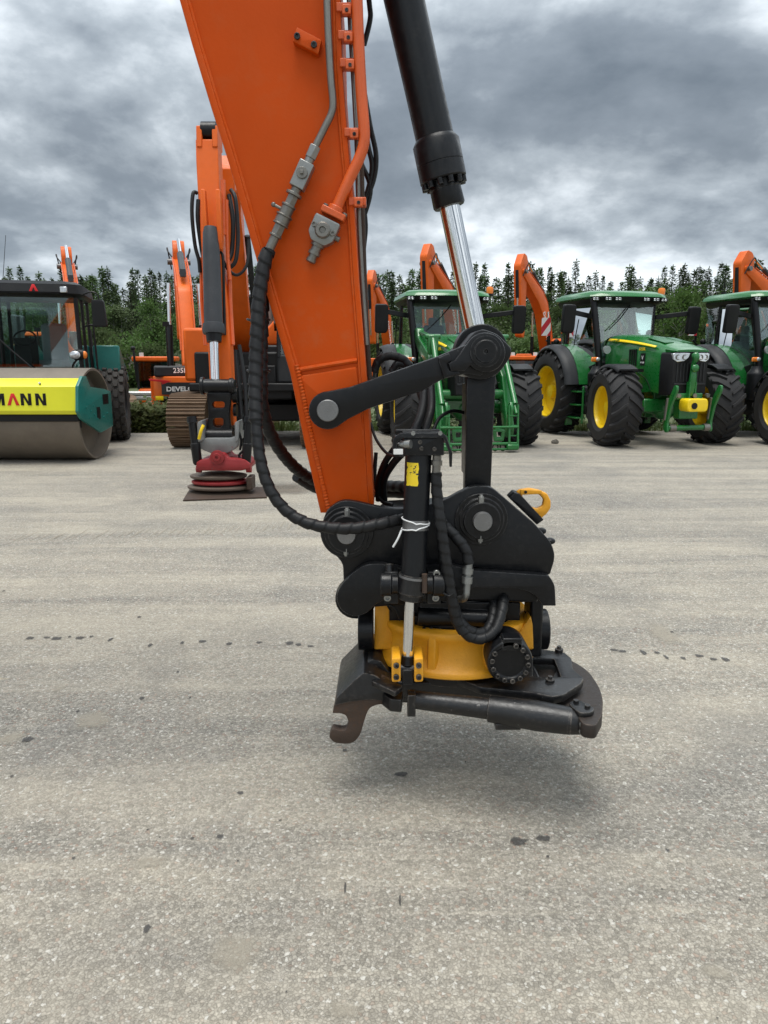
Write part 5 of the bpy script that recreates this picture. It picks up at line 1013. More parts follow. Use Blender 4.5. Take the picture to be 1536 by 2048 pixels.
def excavator(label, loc, heading, pose='front', detail=False, group=None, under=0.0, brand='DEVELON', cab=True, yb_=-.12, bk=1.0, bw=.44):
    MB.org = Vector((0, 0, 0)); OB, BP, GP = M['orange_bg'], M['blackplastic'], M['greyplastic']
    t = empty('excavator', loc, heading); tag(t, label, 'excavator', group)
    U = Matrix.Rotation(under, 4, 'Z')
    for s in (-1, 1):
        if detail:
            m = MB(); m.plate([arc(1.62, .50, .40, -90, 90, 8) + arc(-1.62, .50, .40, 90, 270, 8)], .45, U @ FXZ(s * 1.24), .01); tk = m.build('track', M['track'], t)
            for i in range(46):
                p, n = at_t(per_t * (i + .5) / 46); o = link('shoe', SHOE, None, tk)
                zz = Vector((n.x, 0, n.y)); xx = Vector((zz.z, 0, -zz.x)); yy = zz.cross(xx)
                o.matrix_local = U @ Matrix(((xx.x, 0, zz.x, p.x), (0, 1, 0, s * 1.24), (xx.z, 0, zz.z, p.y + .055), (0, 0, 0, 1)))
        else:
            o = link('track', TRK, None, t); o.matrix_local = U @ Matrix.Translation((0, s * 1.24, 0))
    m = MB(); m.box((0, 0, .62), (2.0, 1.9, .35), U); m.cyl((0, 0, .7), (0, 0, 1.08), .62, n=28); m.build('undercarriage', BP, t, .03)
    m = MB(); m.box((.1, 0, 1.14), (3.2, 2.5, .16)); m.box((1.35, -.2, 1.35), (.5, 1.2, .4)); m.build('deck', BP, t, .03)
    # counterweight: rounded, orange ends and a dark centre band
    def cw(z, r, x1): return [(x1, 1.42, z)] + [(-.25 - r * math.cos(R(a)) * 1.0, 1.42 * math.sin(R(a)), z) for a in range(60, -61, -10)][::1] + [(x1, -1.42, z)]
    def cw(z, dx): return [(-.95, 1.46, z)] + [(-.62 - (1.16 - dx) * (1 - (abs(y) / 1.46) ** 3.2) ** .6 if abs(y) < 1.46 else -.95, y, z) for y in (1.44, 1.35, 1.2, 1.0, .6, .2, -.2, -.6, -1.0, -1.2, -1.35, -1.44)] + [(-.95, -1.46, z)]
    m = MB(); m.loft([cw(.98, .14), cw(1.06, .02), cw(1.55, 0), cw(1.70, .03)]); cwt = m.build('counterweight', OB, t, .02, 40)
    m = MB(); m.loft([[(x - .012 if y_ok else x, y, z) for x, y, z in cw(zz, 0) for y_ok in (1,)][3:-3] + [(-.9, -1.0, zz), (-.9, 1.0, zz)] for zz in (1.26, 1.56)]); m.build('counterweight_band', GP, cwt, 0, 40)
    if brand:
        m = MB(); m.text(brand, .155, frame((-1.79, .70, 1.40), (0, -1, 0), (0, 0, 1)), .004, .03, 1.15); m.build('lettering', M['white'], cwt)
    m = MB(); m.plate([[(-.1, -.05), (.1, -.05), (.1, .05), (-.1, .05)]], .02, frame((-1.585, 1.26, 1.18), (-.5, -1, 0), (0, 0, 1)), .002); m.build('warning_sticker', M['rimyellow'], cwt)
    m = MB(); m.plate([[(-.3, .05), (.3, -.0), (.05, -.09), (.02, -.03), (-.28, 0)]], .02, frame((-1.56, 1.22, 1.60), (-.5, -1, 0), (0, 0, 1)), .002); m.build('red_flash', M['red'], cwt)
    m = MB(); m.box((-.55, .0, 1.82), (1.7, 2.7, .26)); m.build('engine_deck', GP, t, .04)
    m = MB(); m.text('235LCR', .17, frame((-1.405, .62, 1.84), (0, -1, 0), (0, 0, 1)), .003, .02); m.build('lettering', M['white'], t)
    hd = [(.50, 1.95), (.52, 2.3), (.44, 2.70), (.34, 2.84), (.22, 2.80), (.10, 2.45), (-.15, 2.25), (-.9, 2.22), (-1.32, 2.15), (-1.36, 1.95)]
    m = MB(); m.plate([fil(hd, .16)], 1.0, frame((-.85, 0, 0), (0, 1, 0), (0, 0, 1)), .06, 3); m.build('engine_hood', OB, t, 0, 45)
    m = MB(); m.cyl((-.7, .0, 2.2), (-.7, .0, 2.95), .13, n=18); m.box((-.55, .25, 2.5), (.4, .3, .5)); m.build('exhaust', M['chrome'] if False else M['greypipe'], t, .01)
    m = MB(); m.box((.75, -.95, 1.75), (1.5, .85, 1.0)); m.build('tank_body', OB, t, .06)
    m = MB(); m.cyl((-.95, 1.0, 1.95), (-.95, 1.0, 2.95), .02, n=8); m.box((-.95, 1.0, 2.98), (.1, .16, .12)); m.build('mirror_pole', BP, t)
    if cab:
        m = MB(); m.loft([[(x, y, z) for x, y in ((-.15, .42), (1.62, .42), (1.62, 1.36), (-.15, 1.36))] for z in (1.22, 1.75)]); m.build('cab_base', GP, t, .04)
        m = MB(); m.loft([[(-.1, .45, 1.75), (1.6, .45, 1.75), (1.6, 1.33, 1.75), (-.1, 1.33, 1.75)], [(-.1, .47, 2.82), (1.32, .47, 2.82), (1.32, 1.31, 2.82), (-.1, 1.31, 2.82)]]); m.build('cab_glass', M['darkglass'], t, 0)
        m = MB(); m.loft([[(-.2, .40, 2.82), (1.42, .40, 2.82), (1.42, 1.38, 2.82), (-.2, 1.38, 2.82)], [(-.14, .46, 2.95), (1.3, .46, 2.95), (1.3, 1.32, 2.95), (-.14, 1.32, 2.95)]]); m.build('cab_roof', OB, t, .04)
        for x, y in ((1.61, .46), (1.61, 1.32), (.5, 1.34), (-.1, 1.34), (-.1, .46)):
            m = MB(); m.tube([(x, y, 1.7), (x if x < 1 else 1.34, y, 2.84)], .04, 8, 1); m.build('cab_pillar', BP, t)
    if pose is None: return t
    if pose == 'high':          # boom raised steeply, stick hanging
        bo = [(.35, 1.75), (.15, 2.0), (1.2, 4.6), (1.75, 5.1), (3.55, 6.0), (3.9, 5.95), (3.85, 5.7), (2.2, 4.6), (1.7, 4.1), (.75, 1.85)]
        st = [(3.45, 6.55), (3.75, 6.65), (4.1, 6.1), (3.75, 3.0), (3.5, 2.95), (3.45, 3.1), (3.4, 5.3), (3.3, 6.2)]; ac = ((1.45, 5.15), (2.5, 5.95), (3.45, 6.6)); hinge = (3.7, 5.85)
        bc = ((3.95, 5.9), (3.85, 4.7), (3.72, 3.4))
    else:
        bo = [(.45, 1.65), (.20, 1.95), (1.8, 4.3), (2.5, 4.75), (4.9, 4.85), (5.15, 4.7), (5.1, 4.5), (2.9, 4.0), (2.35, 3.6), (.85, 1.8)]
        st = [(4.7, 5.45), (5.0, 5.6), (5.4, 5.0), (5.05, 1.7), (4.8, 1.65), (4.65, 4.2), (4.55, 5.1)]; ac = ((2.2, 4.85), (3.6, 5.2), (4.75, 5.48)); hinge = (4.95, 4.72)
        bc = ((5.3, 4.9), (5.2, 3.6), (5.0, 2.2))
    sq = lambda l: [(x, 1.75 + (z - 1.75) * bk) for x, z in l]
    bo, st, ac, bc = sq(bo), sq(st), sq(ac), sq(bc); hinge = sq([hinge])[0]
    m = MB(); m.plate([fil(bo, .12)], bw, FXZ(yb_), .015); bmo = m.build('boom', OB, t, 0, 40)
    for s in (-1, 1):
        F = frame((0, yb_ - s * -.23, 0), (1, 0, 0), (0, 0, 1))
        if pose == 'high': ct, an = (1.35, 3.6), 67
        else: ct, an = (1.65, 3.25), 55
        Ft = FXZ(yb_ + s * (bw / 2 + .005)); 
        if s > 0: Ft = Ft @ Matrix.Translation((ct[0], ct[1], 0)) @ Matrix.Rotation(R(an + 180), 4, 'Z') @ Matrix.Rotation(math.pi, 4, 'X')
        else: Ft = Ft @ Matrix.Translation((ct[0], ct[1], 0)) @ Matrix.Rotation(R(an), 4, 'Z')
        m = MB(); m.text('DOOSAN' if brand is None else brand, .3, Ft, .004, .03); m.build('lettering', M['white'], bmo)
        m = MB(); mm = MB()
        a0, a1 = Vector((1.25, yb_ + s * .48, 1.35)), (Vector((1.55, yb_ + s * .40, 4.2)) if pose == 'high' else Vector((2.35, yb_ + s * .40, 4.1)))
        m.cyl(a0, along(a0, a1, .6), .085, n=14); bcy = m.build('boom_cylinder', M['cylinder'], t); mm.cyl(along(a0, a1, .6), a1, .05, n=12); mm.build('rod', M['chrome'], bcy)
        # pipes up the boom's back
        pp = [Vector((x, yb_ + s * .20, z + .06)) for x, z in (bo[2], bo[3], along(Vector(bo[3]), Vector(bo[4]), .5), along(Vector(bo[3]), Vector(bo[4]), .85))]
        m = MB(); m.tube(pp, .022, 6, 4); m.build('boom_pipe', M['pipeorange'], bmo)
        m = MB(); m.tube([pp[-1], pp[-1] + Vector((.15, s * .12, .2)), Vector((hinge[0] - .1, yb_ + s * .32, hinge[1] + .35)), Vector((hinge[0] + .2, yb_ + s * .22, hinge[1] - .2))], .022, 6, 6); m.build('hose', M['rubber'], t)
        m = MB(); m.tube([Vector((bo[1][0] + .2, yb_ + s * .2, bo[1][1] + .4)), Vector((along(Vector(bo[1]), Vector(bo[2]), .5).x - .06, yb_ + s * .2, along(Vector(bo[1]), Vector(bo[2]), .5).y + .04)), pp[0]], .022, 6, 4); m.build('boom_pipe', M['pipeorange'], bmo)
    m = MB(); m.plate([fil(st, .1)], .34, FXZ(yb_), .012); sto = m.build('stick', OB, t, 0, 40)
    m = MB(); m.cyl((hinge[0], yb_ - .34, hinge[1]), (hinge[0], yb_ + .34, hinge[1]), .09, n=16); m.build('hinge_pin', M['pin'], t)
    a, b, c = [Vector((x, yb_, z)) for x, z in ac]
    m = MB(); m.cyl(a, b, .095, n=16); m.box(a, (.2, .16, .2)); cy_ = m.build('stick_cylinder', M['cylinder_bg'], t); m = MB(); m.cyl(b, c, .055, n=14); m.build('rod', M['chrome'], cy_)
    a, b, c = [Vector((x + .1, yb_, z)) for x, z in bc]
    m = MB(); m.cyl(a, b, .08, n=16); cy_ = m.build('bucket_cylinder', M['cylinder'], t); m = MB(); m.cyl(b, c, .048, n=14); m.build('rod', M['chrome'], cy_)
    return t
M['darkglass'] = glassmat('dark_cab_glass', (0.25, 0.30, 0.30), 1.4)
def at_ground(px, Y): return ((px - 768) / 1490 * Y * 1.0 / (1 / 1), Y, 0)
def WX(px, Y, z=1.6):                    # world x of a photo column at depth Y
    return (px - 768) / FPX * (Y * CP + (CAM_H - z) * SP)
excavator('orange excavator with white lettering on its dark counterweight band, rear end towards the roller', (WX(412, 20.4), 20.4, -.45), R(107), 'high', brand='DEVELON', cab=False, yb_=.42, bk=.80, bw=.36)
excavator('orange excavator with raised boom standing behind the cab of the road roller', (WX(150, 24), 24.0, -.45), R(114), 'high', brand='DEVELON', bk=.87, bw=.36)
excavator('orange excavator with raised boom between the loader tractor mirror and the big arm', (WX(790, 43), 43.0, -.5), R(-108), 'high', brand='DOOSAN')
excavator('orange excavator with raised boom rising behind the roof of the loader tractor', (WX(928, 36), 36.0, -.2), R(-120), 'high', brand='DOOSAN')
excavator('orange excavator with boom and stick folded like an arch between the two tractors', (WX(1108, 38), 38.0, -.3), R(-127), 'high', brand='DOOSAN')
excavator('orange excavator with its boom bent high above the tractor only partly in view', (WX(1590, 31), 31.0, -.2), R(-150), 'high', brand='DOOSAN', bk=.84)
# ---- the middle excavator: stick reaching towards us, red tiltrotator on a plate
EX, EY = WX(499, 13.9), 13.9 + 2.15
A = excavator('orange excavator with dusty brown tracks, its stick lowered onto a red tiltrotator', (EX, EY, 0), R(-90), None, True, brand=None)
AX = empty('tmp'); bpy.data.objects.remove(AX)
AO = Matrix.Translation((EX, EY, 0)) @ Matrix.Rotation(R(-90), 4, 'Z'); AI = AO.inverted()
def W2A(mb): mb.v = [tuple(AI @ Vector(v)) for v in mb.v]; return mb
def beam(mb, secs):                      # (px, py, Y, width m, depth m)
    L_ = []
    for px, py, Y, wd, dp in secs:
        c = P(px, py, Y); L_.append([c + Vector(v) for v in ((-wd / 2, -dp / 2, 0), (wd / 2, -dp / 2, 0), (wd / 2, dp / 2, 0), (-wd / 2, dp / 2, 0))])
    return mb.loft(L_)
OB = M['orange_bg']
_P = P
def P(px, py, Y): return _P(px + 6 * max(0, min(1, (800 - py) / 300)), py, Y)
m = MB(); beam(m, [(411, 283, 10.25, .28, .22), (413, 330, 10.2, .28, .26), (418, 430, 10.1, .27, .28), (428, 560, 9.95, .27, .26), (440, 700, 9.75, .28, .24), (447, 800, 9.65, .28, .22), (449, 850, 9.6, .28, .2)]); stk = W2A(m).build('stick', OB, A, .015)
for px_ in (397, 428):
    m = MB(); beam(m, [(px_, 258, 10.3, .07, .3), (px_ + 1, 300, 10.25, .07, .3)]); W2A(m).build('stick_lug', OB, stk, .01)
m = MB(); m.cyl(P(398, 262, 10.25), P(428, 262, 10.25), .11, n=16); W2A(m).build('hinge_pin', M['black'], stk)
for x0, x1 in ((401, 409), (431, 437)):
    m = MB(); beam(m, [(x0, 380, 9.82, .05, .12), (x1 - 2, 480, 9.74, .06, .14), (x1 - 2, 500, 9.74, .05, .1)]); W2A(m).build('cylinder_bracket', OB, stk, .01)
m = MB(); ca, cb_ = P(415, 455, 9.72), P(425, 668, 9.5); m.rev(ca, cb_, [(0, .08), (.05, .095), (.22, .105), (.9, .115), (.905, .13), (.96, .14), (1, .13)], 22); bc_ = W2A(m).build('bucket_cylinder', M['cylinder_bg'], A)
m = MB(); m.cyl(cb_, P(430, 762, 9.4), .055, n=18); W2A(m).build('rod', M['chrome'], bc_)
m = MB(); m.rev(cb_, P(426, 684, 9.48), [(0, .10), (1, .09)], 18); W2A(m).build('gland', M['black'], bc_)
for pts, r_, mt in (([(402, 505, 9.9), (408, 620, 9.85), (412, 690, 9.8)], .03, 'pipeorange'), ([(398, 515, 9.95), (399, 600, 9.9), (408, 690, 9.8)], .022, 'pipeorange'), ([(452, 500, 9.95), (456, 600, 9.9), (463, 690, 9.75)], .03, 'pipeorange'), ([(447, 400, 9.95), (449, 500, 9.9), (455, 560, 9.85)], .025, 'pipeorange'), ([(440, 360, 9.95), (442, 470, 9.9)], .03, 'pipeorange')):
    m = MB(); m.tube([P(*p) for p in pts], r_, 8, 5); W2A(m).build('stick_pipe', M[mt], stk)
for pts, r_ in (([(388, 386, 10.0), (380, 388, 9.95), (378, 430, 9.9), (384, 490, 9.9), (392, 520, 9.9), (395, 545, 9.9)], .024), ([(391, 400, 10.0), (390, 440, 9.95), (398, 500, 9.95), (404, 520, 9.9)], .03), ([(456, 380, 10.1), (465, 400, 10), (470, 470, 9.95), (466, 520, 9.9), (455, 535, 9.9)], .026), ([(452, 390, 10.1), (460, 440, 10), (458, 500, 9.95), (452, 520, 9.9)], .03), ([(440, 520, 9.9), (452, 540, 9.9), (470, 550, 9.95), (488, 530, 10), (492, 480, 10.1)], .02), ([(432, 505, 9.8), (440, 515, 9.75), (444, 600, 9.7), (447, 670, 9.65)], .018), ([(470, 700, 9.6), (478, 780, 9.5), (486, 860, 9.4)], .025), ([(476, 690, 9.6), (488, 760, 9.5), (494, 850, 9.4)], .025)):
    m = MB(); m.tube([P(*p) for p in pts], r_, 8, 6); W2A(m).build('hose', M['rubber'], A, ang=60)
P = _P
# boom: from the stick hinge back over the knee and down to the foot
m = MB(); bsec = []
for x, y, z, h in ((-2.22, 10.6, 4.0, .30), (-2.28, 11.4, 4.25, .5), (-2.48, 12.4, 4.25, .75), (-2.62, 13.4, 3.8, .8), (-2.76, 14.4, 2.9, .75), (-2.84, 15.2, 2.05, .5)):
    bsec.append([(x - .23, y, z - h / 2), (x + .23, y, z - h / 2), (x + .23, y, z + h / 2), (x - .23, y, z + h / 2)])
m.loft(bsec); bmA = W2A(m).build('boom', OB, A, .02)
for s in (-1, 1):
    m = MB(); a0, a1 = Vector((-2.78 + s * .45, 14.4, 1.35)), Vector((-2.62 + s * .32, 13.2, 3.7)); m.cyl(a0, along(a0, a1, .6), .085, n=14); m.cyl(along(a0, a1, .58), a1, .05, n=12); W2A(m).build('boom_cylinder', M['cylinder'], A)
m = MB(); m.box((-2.5, 14.75, 1.35), (1.5, .5, .9)); m.box((-3.2, 14.6, 1.45), (.8, .4, .7)); W2A(m).build('front_frame', M['blackplastic'], A, .04)
# link and tipping frame at the stick end
m = MB(); m.cyl(P(402, 772, 9.35), P(470, 772, 9.35), .085, n=22); m.cyl(P(402, 772, 9.35), P(409, 772, 9.35), .11, n=20); m.cyl(P(459, 772, 9.35), P(467, 772, 9.35), .10, n=20); W2A(m).build('link_pin', M['black'], A, .01)
m = MB(); pxplate(m, [(413, 785), (462, 785), (457, 830), (462, 872), (458, 880), (412, 880), (408, 872), (417, 830)], 9.3, .12, .012, .04, [[(424, 803), (449, 803), (449, 816), (424, 816)], [(425, 836), (447, 836), (446, 850), (441, 855), (431, 855), (426, 850)]]); W2A(m).build('tipping_link', M['black'], A)
for px_ in (474,):
    m = MB(); m.cyl(P(px_ - 8, 790, 9.45), P(px_ + 2, 790, 9.45), .10, n=16); m.cyl(P(px_ - 6, 820, 9.45), P(px_, 820, 9.45), .08, n=16); W2A(m).build('link_boss', M['black'], A)
# red tiltrotator resting on a steel plate
tq = PZ(440, 992, 0)
rt_ = empty('tiltrotator', (tq.x, tq.y, 0)); MB.org = Vector(rt_.location); tag(rt_, 'small red and grey tiltrotator with rusty coupler discs standing on a steel plate', 'tiltrotator')
Yt = 9.28
m = MB(); pxplate(m, [(398, 880), (412, 876), (460, 876), (478, 872), (476, 892), (464, 902), (450, 908), (425, 908), (405, 900), (396, 890)], Yt - .12, .24, .012, .03); m.build('cast_head', M['greycast'], rt_)
for x in (399, 474):
    m = MB(); pxplate(m, [(x - 5, 845), (x + 5, 840), (x + 9 if x < 430 else x + 3, 880), (x - 4, 886)], Yt - .15, .4, .01, .02); m.build('head_cheek', M['greycast'], rt_)
m = MB(); m.cyl(P(406, 872, Yt + .02), P(466, 872, Yt + .02), .09, n=20); m.build('head_pin', M['black'], rt_)
m = MB(); pxplate(m, [(392, 925), (400, 920), (416, 918), (425, 906), (447, 906), (456, 917), (490, 919), (500, 928), (500, 938), (480, 942), (400, 942), (392, 936)], Yt - .22, .45, .02, .02); rb_ = m.build('rotor_body', M['redsteel'], rt_)
m = MB(); qq = P(435, 914, Yt - .22); m.rev(qq, qq - Vector((0, .05, 0)), [(0, .085), (.6, .085), (.7, .05), (1, .045), (1, .02), (.6, .02)], 20); m.build('rotor_hub', M['redsteel'], rb_)
for x in (397, 497):
    m = MB(); m.cyl(P(x - 4, 938, Yt - .15), P(x + 6, 938, Yt - .15), .045, n=14); m.build('rotor_ear', M['redsteel'], rb_)
for x0, x1 in ((383, 396), (498, 492)):
    m = MB(); a_, b_ = P(x0, 833, Yt - .1), P(x1, 930, Yt - .15); m.rev(a_, b_, [(0, .06), (.12, .065), (.13, .05), (.55, .052), (.56, .06), (.95, .058), (1, .04)], 16); m.build('tilt_cylinder', M['black'], rt_)
m = MB(); m.tube([P(407, 850, Yt - .2), P(402, 862, Yt - .22), P(398, 878, Yt - .2)], .02, 8, 6); m.build('sleeved_hose', M['rimyellow'], rt_)
for pts in ([(484, 830), (492, 860), (490, 890)], [(472, 850), (482, 878), (480, 900)], [(488, 900), (478, 912), (490, 925)]):
    m = MB(); m.tube([P(x, y, Yt - .1) for x, y in pts], .016, 6, 6); m.build('hose', M['rubber'], rt_)
cY = Yt + .02
def disc(x0, x1, py, th, dy, mat, nm):
    a_, b_ = P(x0, py, cY), P(x1, py, cY); r_ = (b_.x - a_.x) / 2; c = (a_ + b_) / 2
    m = MB(); m.loft([[(c.x + r_ * f * math.cos(2 * math.pi * k / 40), c.y + r_ * f * .72 * math.sin(2 * math.pi * k / 40), c.z + dz) for k in range(40)] for f, dz in ((.55, -th * .9), (.97, -th * .45), (1, -th * .2), (1, th * .2), (.97, th * .3), (.6, th * .75))])
    m.build(nm, M[mat], rt_, ang=20)
disc(381, 494, 951, .05, .0, 'brownsteel', 'coupler_disc'); disc(384, 498, 962, .05, 0, 'redsteel', 'coupler_disc'); disc(376, 508, 972, .045, .0, 'brownsteel', 'coupler_disc'); disc(378, 504, 984, .05, .0, 'brownsteel', 'coupler_disc')
m = MB(); m.box(P(502, 964, cY - .1), (.07, .25, .16)); m.build('coupler_lock', M['rust'], rt_, .01)
MB.org = Vector((0, 0, 0))
pq = [PZ(366, 1001, .012), PZ(534, 995, .012), PZ(526, 975, .012), PZ(380, 978, .012)]
m = MB(); m.hexa([Vector((p.x, p.y, .004)) for p in pq], [Vector((p.x, p.y, .022)) for p in pq]); tag(m.build('steel_plate', M['rust'], None, .003), 'flat dark steel plate lying on the asphalt under the red tiltrotator', 'steel plate')
# ---- small excavators far behind, the first a stand-in for another machine's cab
def mini(label, loc, rz):
    t = empty('mini_excavator', loc, rz); tag(t, label, 'excavator')
    m = MB(); m.box((0, 0, .25), (1.6, 1.5, .5)); m.build('undercarriage', M['blackplastic'], t, .1)
    m = MB(); m.box((0, 0, .85), (1.5, 1.5, .6)); m.build('body', M['orange_bg'], t, .12)
    m = MB(); m.box((0, .1, 1.65), (1.2, 1.25, 1.0)); m.build('cab_glass', M['darkglass'], t, .04)
    for x in (-.6, .6):
        for y in (-.5, .72):
            m = MB(); m.box((x, y, 1.65), (.08, .08, 1.05)); m.build('cab_pillar', M['greyplastic'], t)
    m = MB(); m.box((0, .1, 2.24), (1.5, 1.6, .18)); rf = m.build('cab_roof', M['orange_bg'], t, .05)
    for y in (-.45, .55):
        m = MB(); m.box((-.6, y, 2.40), (.12, .14, .14)); m.build('roof_light', M['white'], rf)
    m = MB(); m.tube([(-.7, .75, 1.4), (-.75, .8, 2.5), (-.6, .8, 2.6)], .04, 6, 4); m.ball((-.7, .82, 2.62), .09, 8, 6); m.build('beacon_pole', M['blackplastic'], t)
    m = MB(); m.plate([fil([(.6, .9), (.7, 1.2), (1.4, 2.0), (2.3, 1.6), (2.4, .4), (2.2, .4), (2.1, 1.4), (1.5, 1.6), (.9, .9)], .1)], .2, FXZ(0), .01); m.build('boom', M['orange_bg'], t)
    return t
mini('small orange excavator standing in for the flat-roofed cab of the machine with the lettered counterweight', (WX(318, 29), 29, -.55), R(100))  # added in place of the cab left off the lettered excavator
mini('small orange excavator with flat orange roof seen between the loader tractor and the next tractor', (WX(1040, 33), 33, -.5), R(100))
# ------------------------------------------------------------------ verge, forest
sheet('gravel_verge', -60, 60, 17.0, 47, -0.024, 60, 30, M['gravel'], lambda x, y: .018 * math.sin(x * 1.7) * math.sin(y * 2.1) - min(.6, max(0, y - 18.2) * .12))
rnd = random.Random(7)
def leafmat(name, cols, rough=.6):
    q = NT(name); oi = q.n('ShaderNodeObjectInfo').outputs['Random']; tcn = q.n('ShaderNodeTexCoord').outputs['Object']
    nn = q.noise(tcn, .9, 4, .6); n2 = q.noise(tcn, 6, 3, .6)
    c = q.mix(q.ramp(nn, .35, .65), cols[0], cols[1]); c = q.mix(q.m2('MULTIPLY', q.ramp(n2, .5, .7), .6), c, cols[2])
    hs = q.n('ShaderNodeHueSaturation', {'Hue': q.ramp(oi, 0, 1, .485, .515), 'Saturation': q.ramp(oi, 0, 1, .8, 1.05), 'Value': q.ramp(oi, 0, 1, .72, 1.25), 'Color': c})
    q.l(hs.outputs[0], q.b.inputs['Base Color']); q.b.inputs['Roughness'].default_value = rough; q.b.inputs['Specular IOR Level'].default_value = .2
    tl = q.n('ShaderNodeBsdfTranslucent', {0: hs.outputs[0]}).outputs[0]
    ms = q.n('ShaderNodeMixShader', {0: .38, 1: q.b.outputs[0], 2: tl}).outputs[0]; q.l(ms, q.out.inputs[0]); return q.m
M['spruce'] = leafmat('spruce_needles', ((.048, .080, .029), (.070, .110, .039), (.105, .145, .054)))
M['pine'] = leafmat('pine_needles', ((.072, .116, .040), (.100, .150, .052), (.135, .180, .066)))
M['birch'] = leafmat('birch_leaves', ((.060, .105, .028), (.085, .135, .038), (.120, .160, .055)))
M['bark'] = paint('bark', (.07, .055, .042), .85, dirt=.3)
M['birchbark'] = paint('pale_bark', (.30, .29, .26), .8, dirt=.5, dirtcol=(.05, .045, .04))
def tri(m, c, a, b, L_, w):              # leaf spray: a small kite along a with side b
    m.v += [tuple(c), tuple(c + a * L_ * .5 + b * w), tuple(c + a * L_), tuple(c + a * L_ * .5 - b * w)]; k = len(m.v) - 4; m.f.append((k, k + 1, k + 2, k + 3))
def raw(m, name):
    me = bpy.data.meshes.new(name); me.from_pydata(m.v, [], m.f); return me
def conifer(seed, H, rad, dens, droop, top=.0, mat='spruce', bare=.06):
    r = random.Random(seed); m = MB(); t = MB(); t.tube([(0, 0, -1.0), (r.uniform(-.08, .08), r.uniform(-.08, .08), H * .5), (0, 0, H)], lambda u: .18 * (1 - u) * H / 12 + .015, 7, 6)
    z = H * bare
    while z < H * .995:
        f = 1 - z / H; Rz = rad * (f ** .85) * r.uniform(.72, 1.2) + .10
        nb = max(4, int(5 + 7 * f))
        for k in range(nb):
            if r.random() > dens: continue
            a = 2 * math.pi * (k + r.random()) / nb; L_ = Rz * r.uniform(.55, 1.12)
            d = Vector((math.cos(a), math.sin(a), 0)); n = max(3, int(L_ / .20))
            for j in range(n):
                u = (j + r.random()) / n; p = d * L_ * u + Vector((0, 0, z - droop * L_ * u * u + .12 * L_ * u))
                for _ in range(2 if u > .25 else 1):
                    dd = (d + Vector((r.gauss(0, .7), r.gauss(0, .7), r.gauss(-.15, .3)))).normalized(); bb = dd.cross(Vector((r.gauss(0, .4), r.gauss(0, .4), 1))).normalized()
                    tri(m, p + Vector((r.gauss(0, .05), r.gauss(0, .05), r.gauss(0, .05))), dd, bb, r.uniform(.26, .54), r.uniform(.06, .13))
        z += r.uniform(.15, .27) * (H / 11)
    for _ in range(8): tri(m, Vector((0, 0, H * r.uniform(.97, 1.0))), Vector((r.gauss(0, .2), r.gauss(0, .2), 1)).normalized(), Vector((1, 0, 0)), .4, .04)
    return raw(m, 'crown'), t.mesh('trunk'), mat
def broadleaf(seed, H, rad, n=2600, z0=.22, mat='birch'):
    r = random.Random(seed); m = MB(); t = MB(); t.tube([(0, 0, -1.0), (r.uniform(-.2, .2), r.uniform(-.2, .2), H * .45), (r.uniform(-.2, .2), 0, H * .95)], lambda u: .13 * (1 - u) * H / 9 + .012, 7, 6)
    cl = []
    for _ in range(30):
        f = r.random() ** .8; z = H * (z0 + (1 - z0) * f); w = rad * math.sin(math.pi * min(.97, .18 + .8 * f)) ** .8
        a = r.uniform(0, 6.28); q = r.random() ** .5 * w; c = Vector((q * math.cos(a), q * math.sin(a), z)); cl.append((c, r.uniform(.35, .8) * rad / 2))
        b0 = Vector((0, 0, z - q * .8)); t.tube([b0, (b0 + c) / 2 + Vector((0, 0, .1)), c], .02, 5, 2)
    for i in range(n):
        c, s = r.choice(cl); p = c + Vector((max(-2 * s, min(2 * s, r.gauss(0, s))), max(-2 * s, min(2 * s, r.gauss(0, s))), max(-1.4 * s, min(1.4 * s, r.gauss(0, s * .7)))))
        d = Vector((r.gauss(0, 1), r.gauss(0, 1), r.gauss(-.2, .7))).normalized(); tri(m, p, d, d.orthogonal(), r.uniform(.16, .32), r.uniform(.06, .11))
    return raw(m, 'crown'), t.mesh('trunk'), mat
PROT = {'spruce': [conifer(1, 12, 2.2, .95, .25), conifer(2, 11, 1.9, .9, .2), conifer(3, 13, 2.6, .95, .28)],
        'pine': [conifer(11, 12, 2.1, .88, .08, mat='pine', bare=.1), conifer(12, 11, 1.9, .85, .02, mat='pine', bare=.08), conifer(13, 10, 2.4, .85, .1, mat='pine', bare=.05)],
        'birch': [broadleaf(21, 8.5, 2.0), broadleaf(22, 7.5, 1.8), broadleaf(23, 9.5, 2.0, 3000)],
        'shrub': [broadleaf(31, 3.6, 1.9, 2600, .04), broadleaf(32, 3.0, 1.7, 2400, .04)]}
for k, l in PROT.items():
    for c, t, mt in l: c.materials.append(M[mt]); t.materials.append(M['birchbark'] if k == 'birch' else M['bark'])
TL = {'spruce': ('dark pointed spruce in the forest', 'spruce', 'forest spruces'), 'pine': ('looser light conifer in the forest', 'conifer', 'forest conifers'),
      'birch': ('light green birch before the conifers', 'birch', 'forest birches'), 'shrub': ('low bushy shrub below the forest', 'shrub', 'slope shrubs')}
def gz(x, y): return -.03 + hills(x, y) * min(1, max(0, (y - 45) / 30))
def behind(x, y):
    px = 768 + x / y * 1500
    for a, t in ((275, 'behind the road roller'), (470, 'behind the lettered counterweight'), (745, 'behind the big orange arm'), (1045, 'behind the loader tractor'), (1400, 'behind the shaft guard tractor')):
        if px < a: return t
    return 'behind the tractor only partly in view'
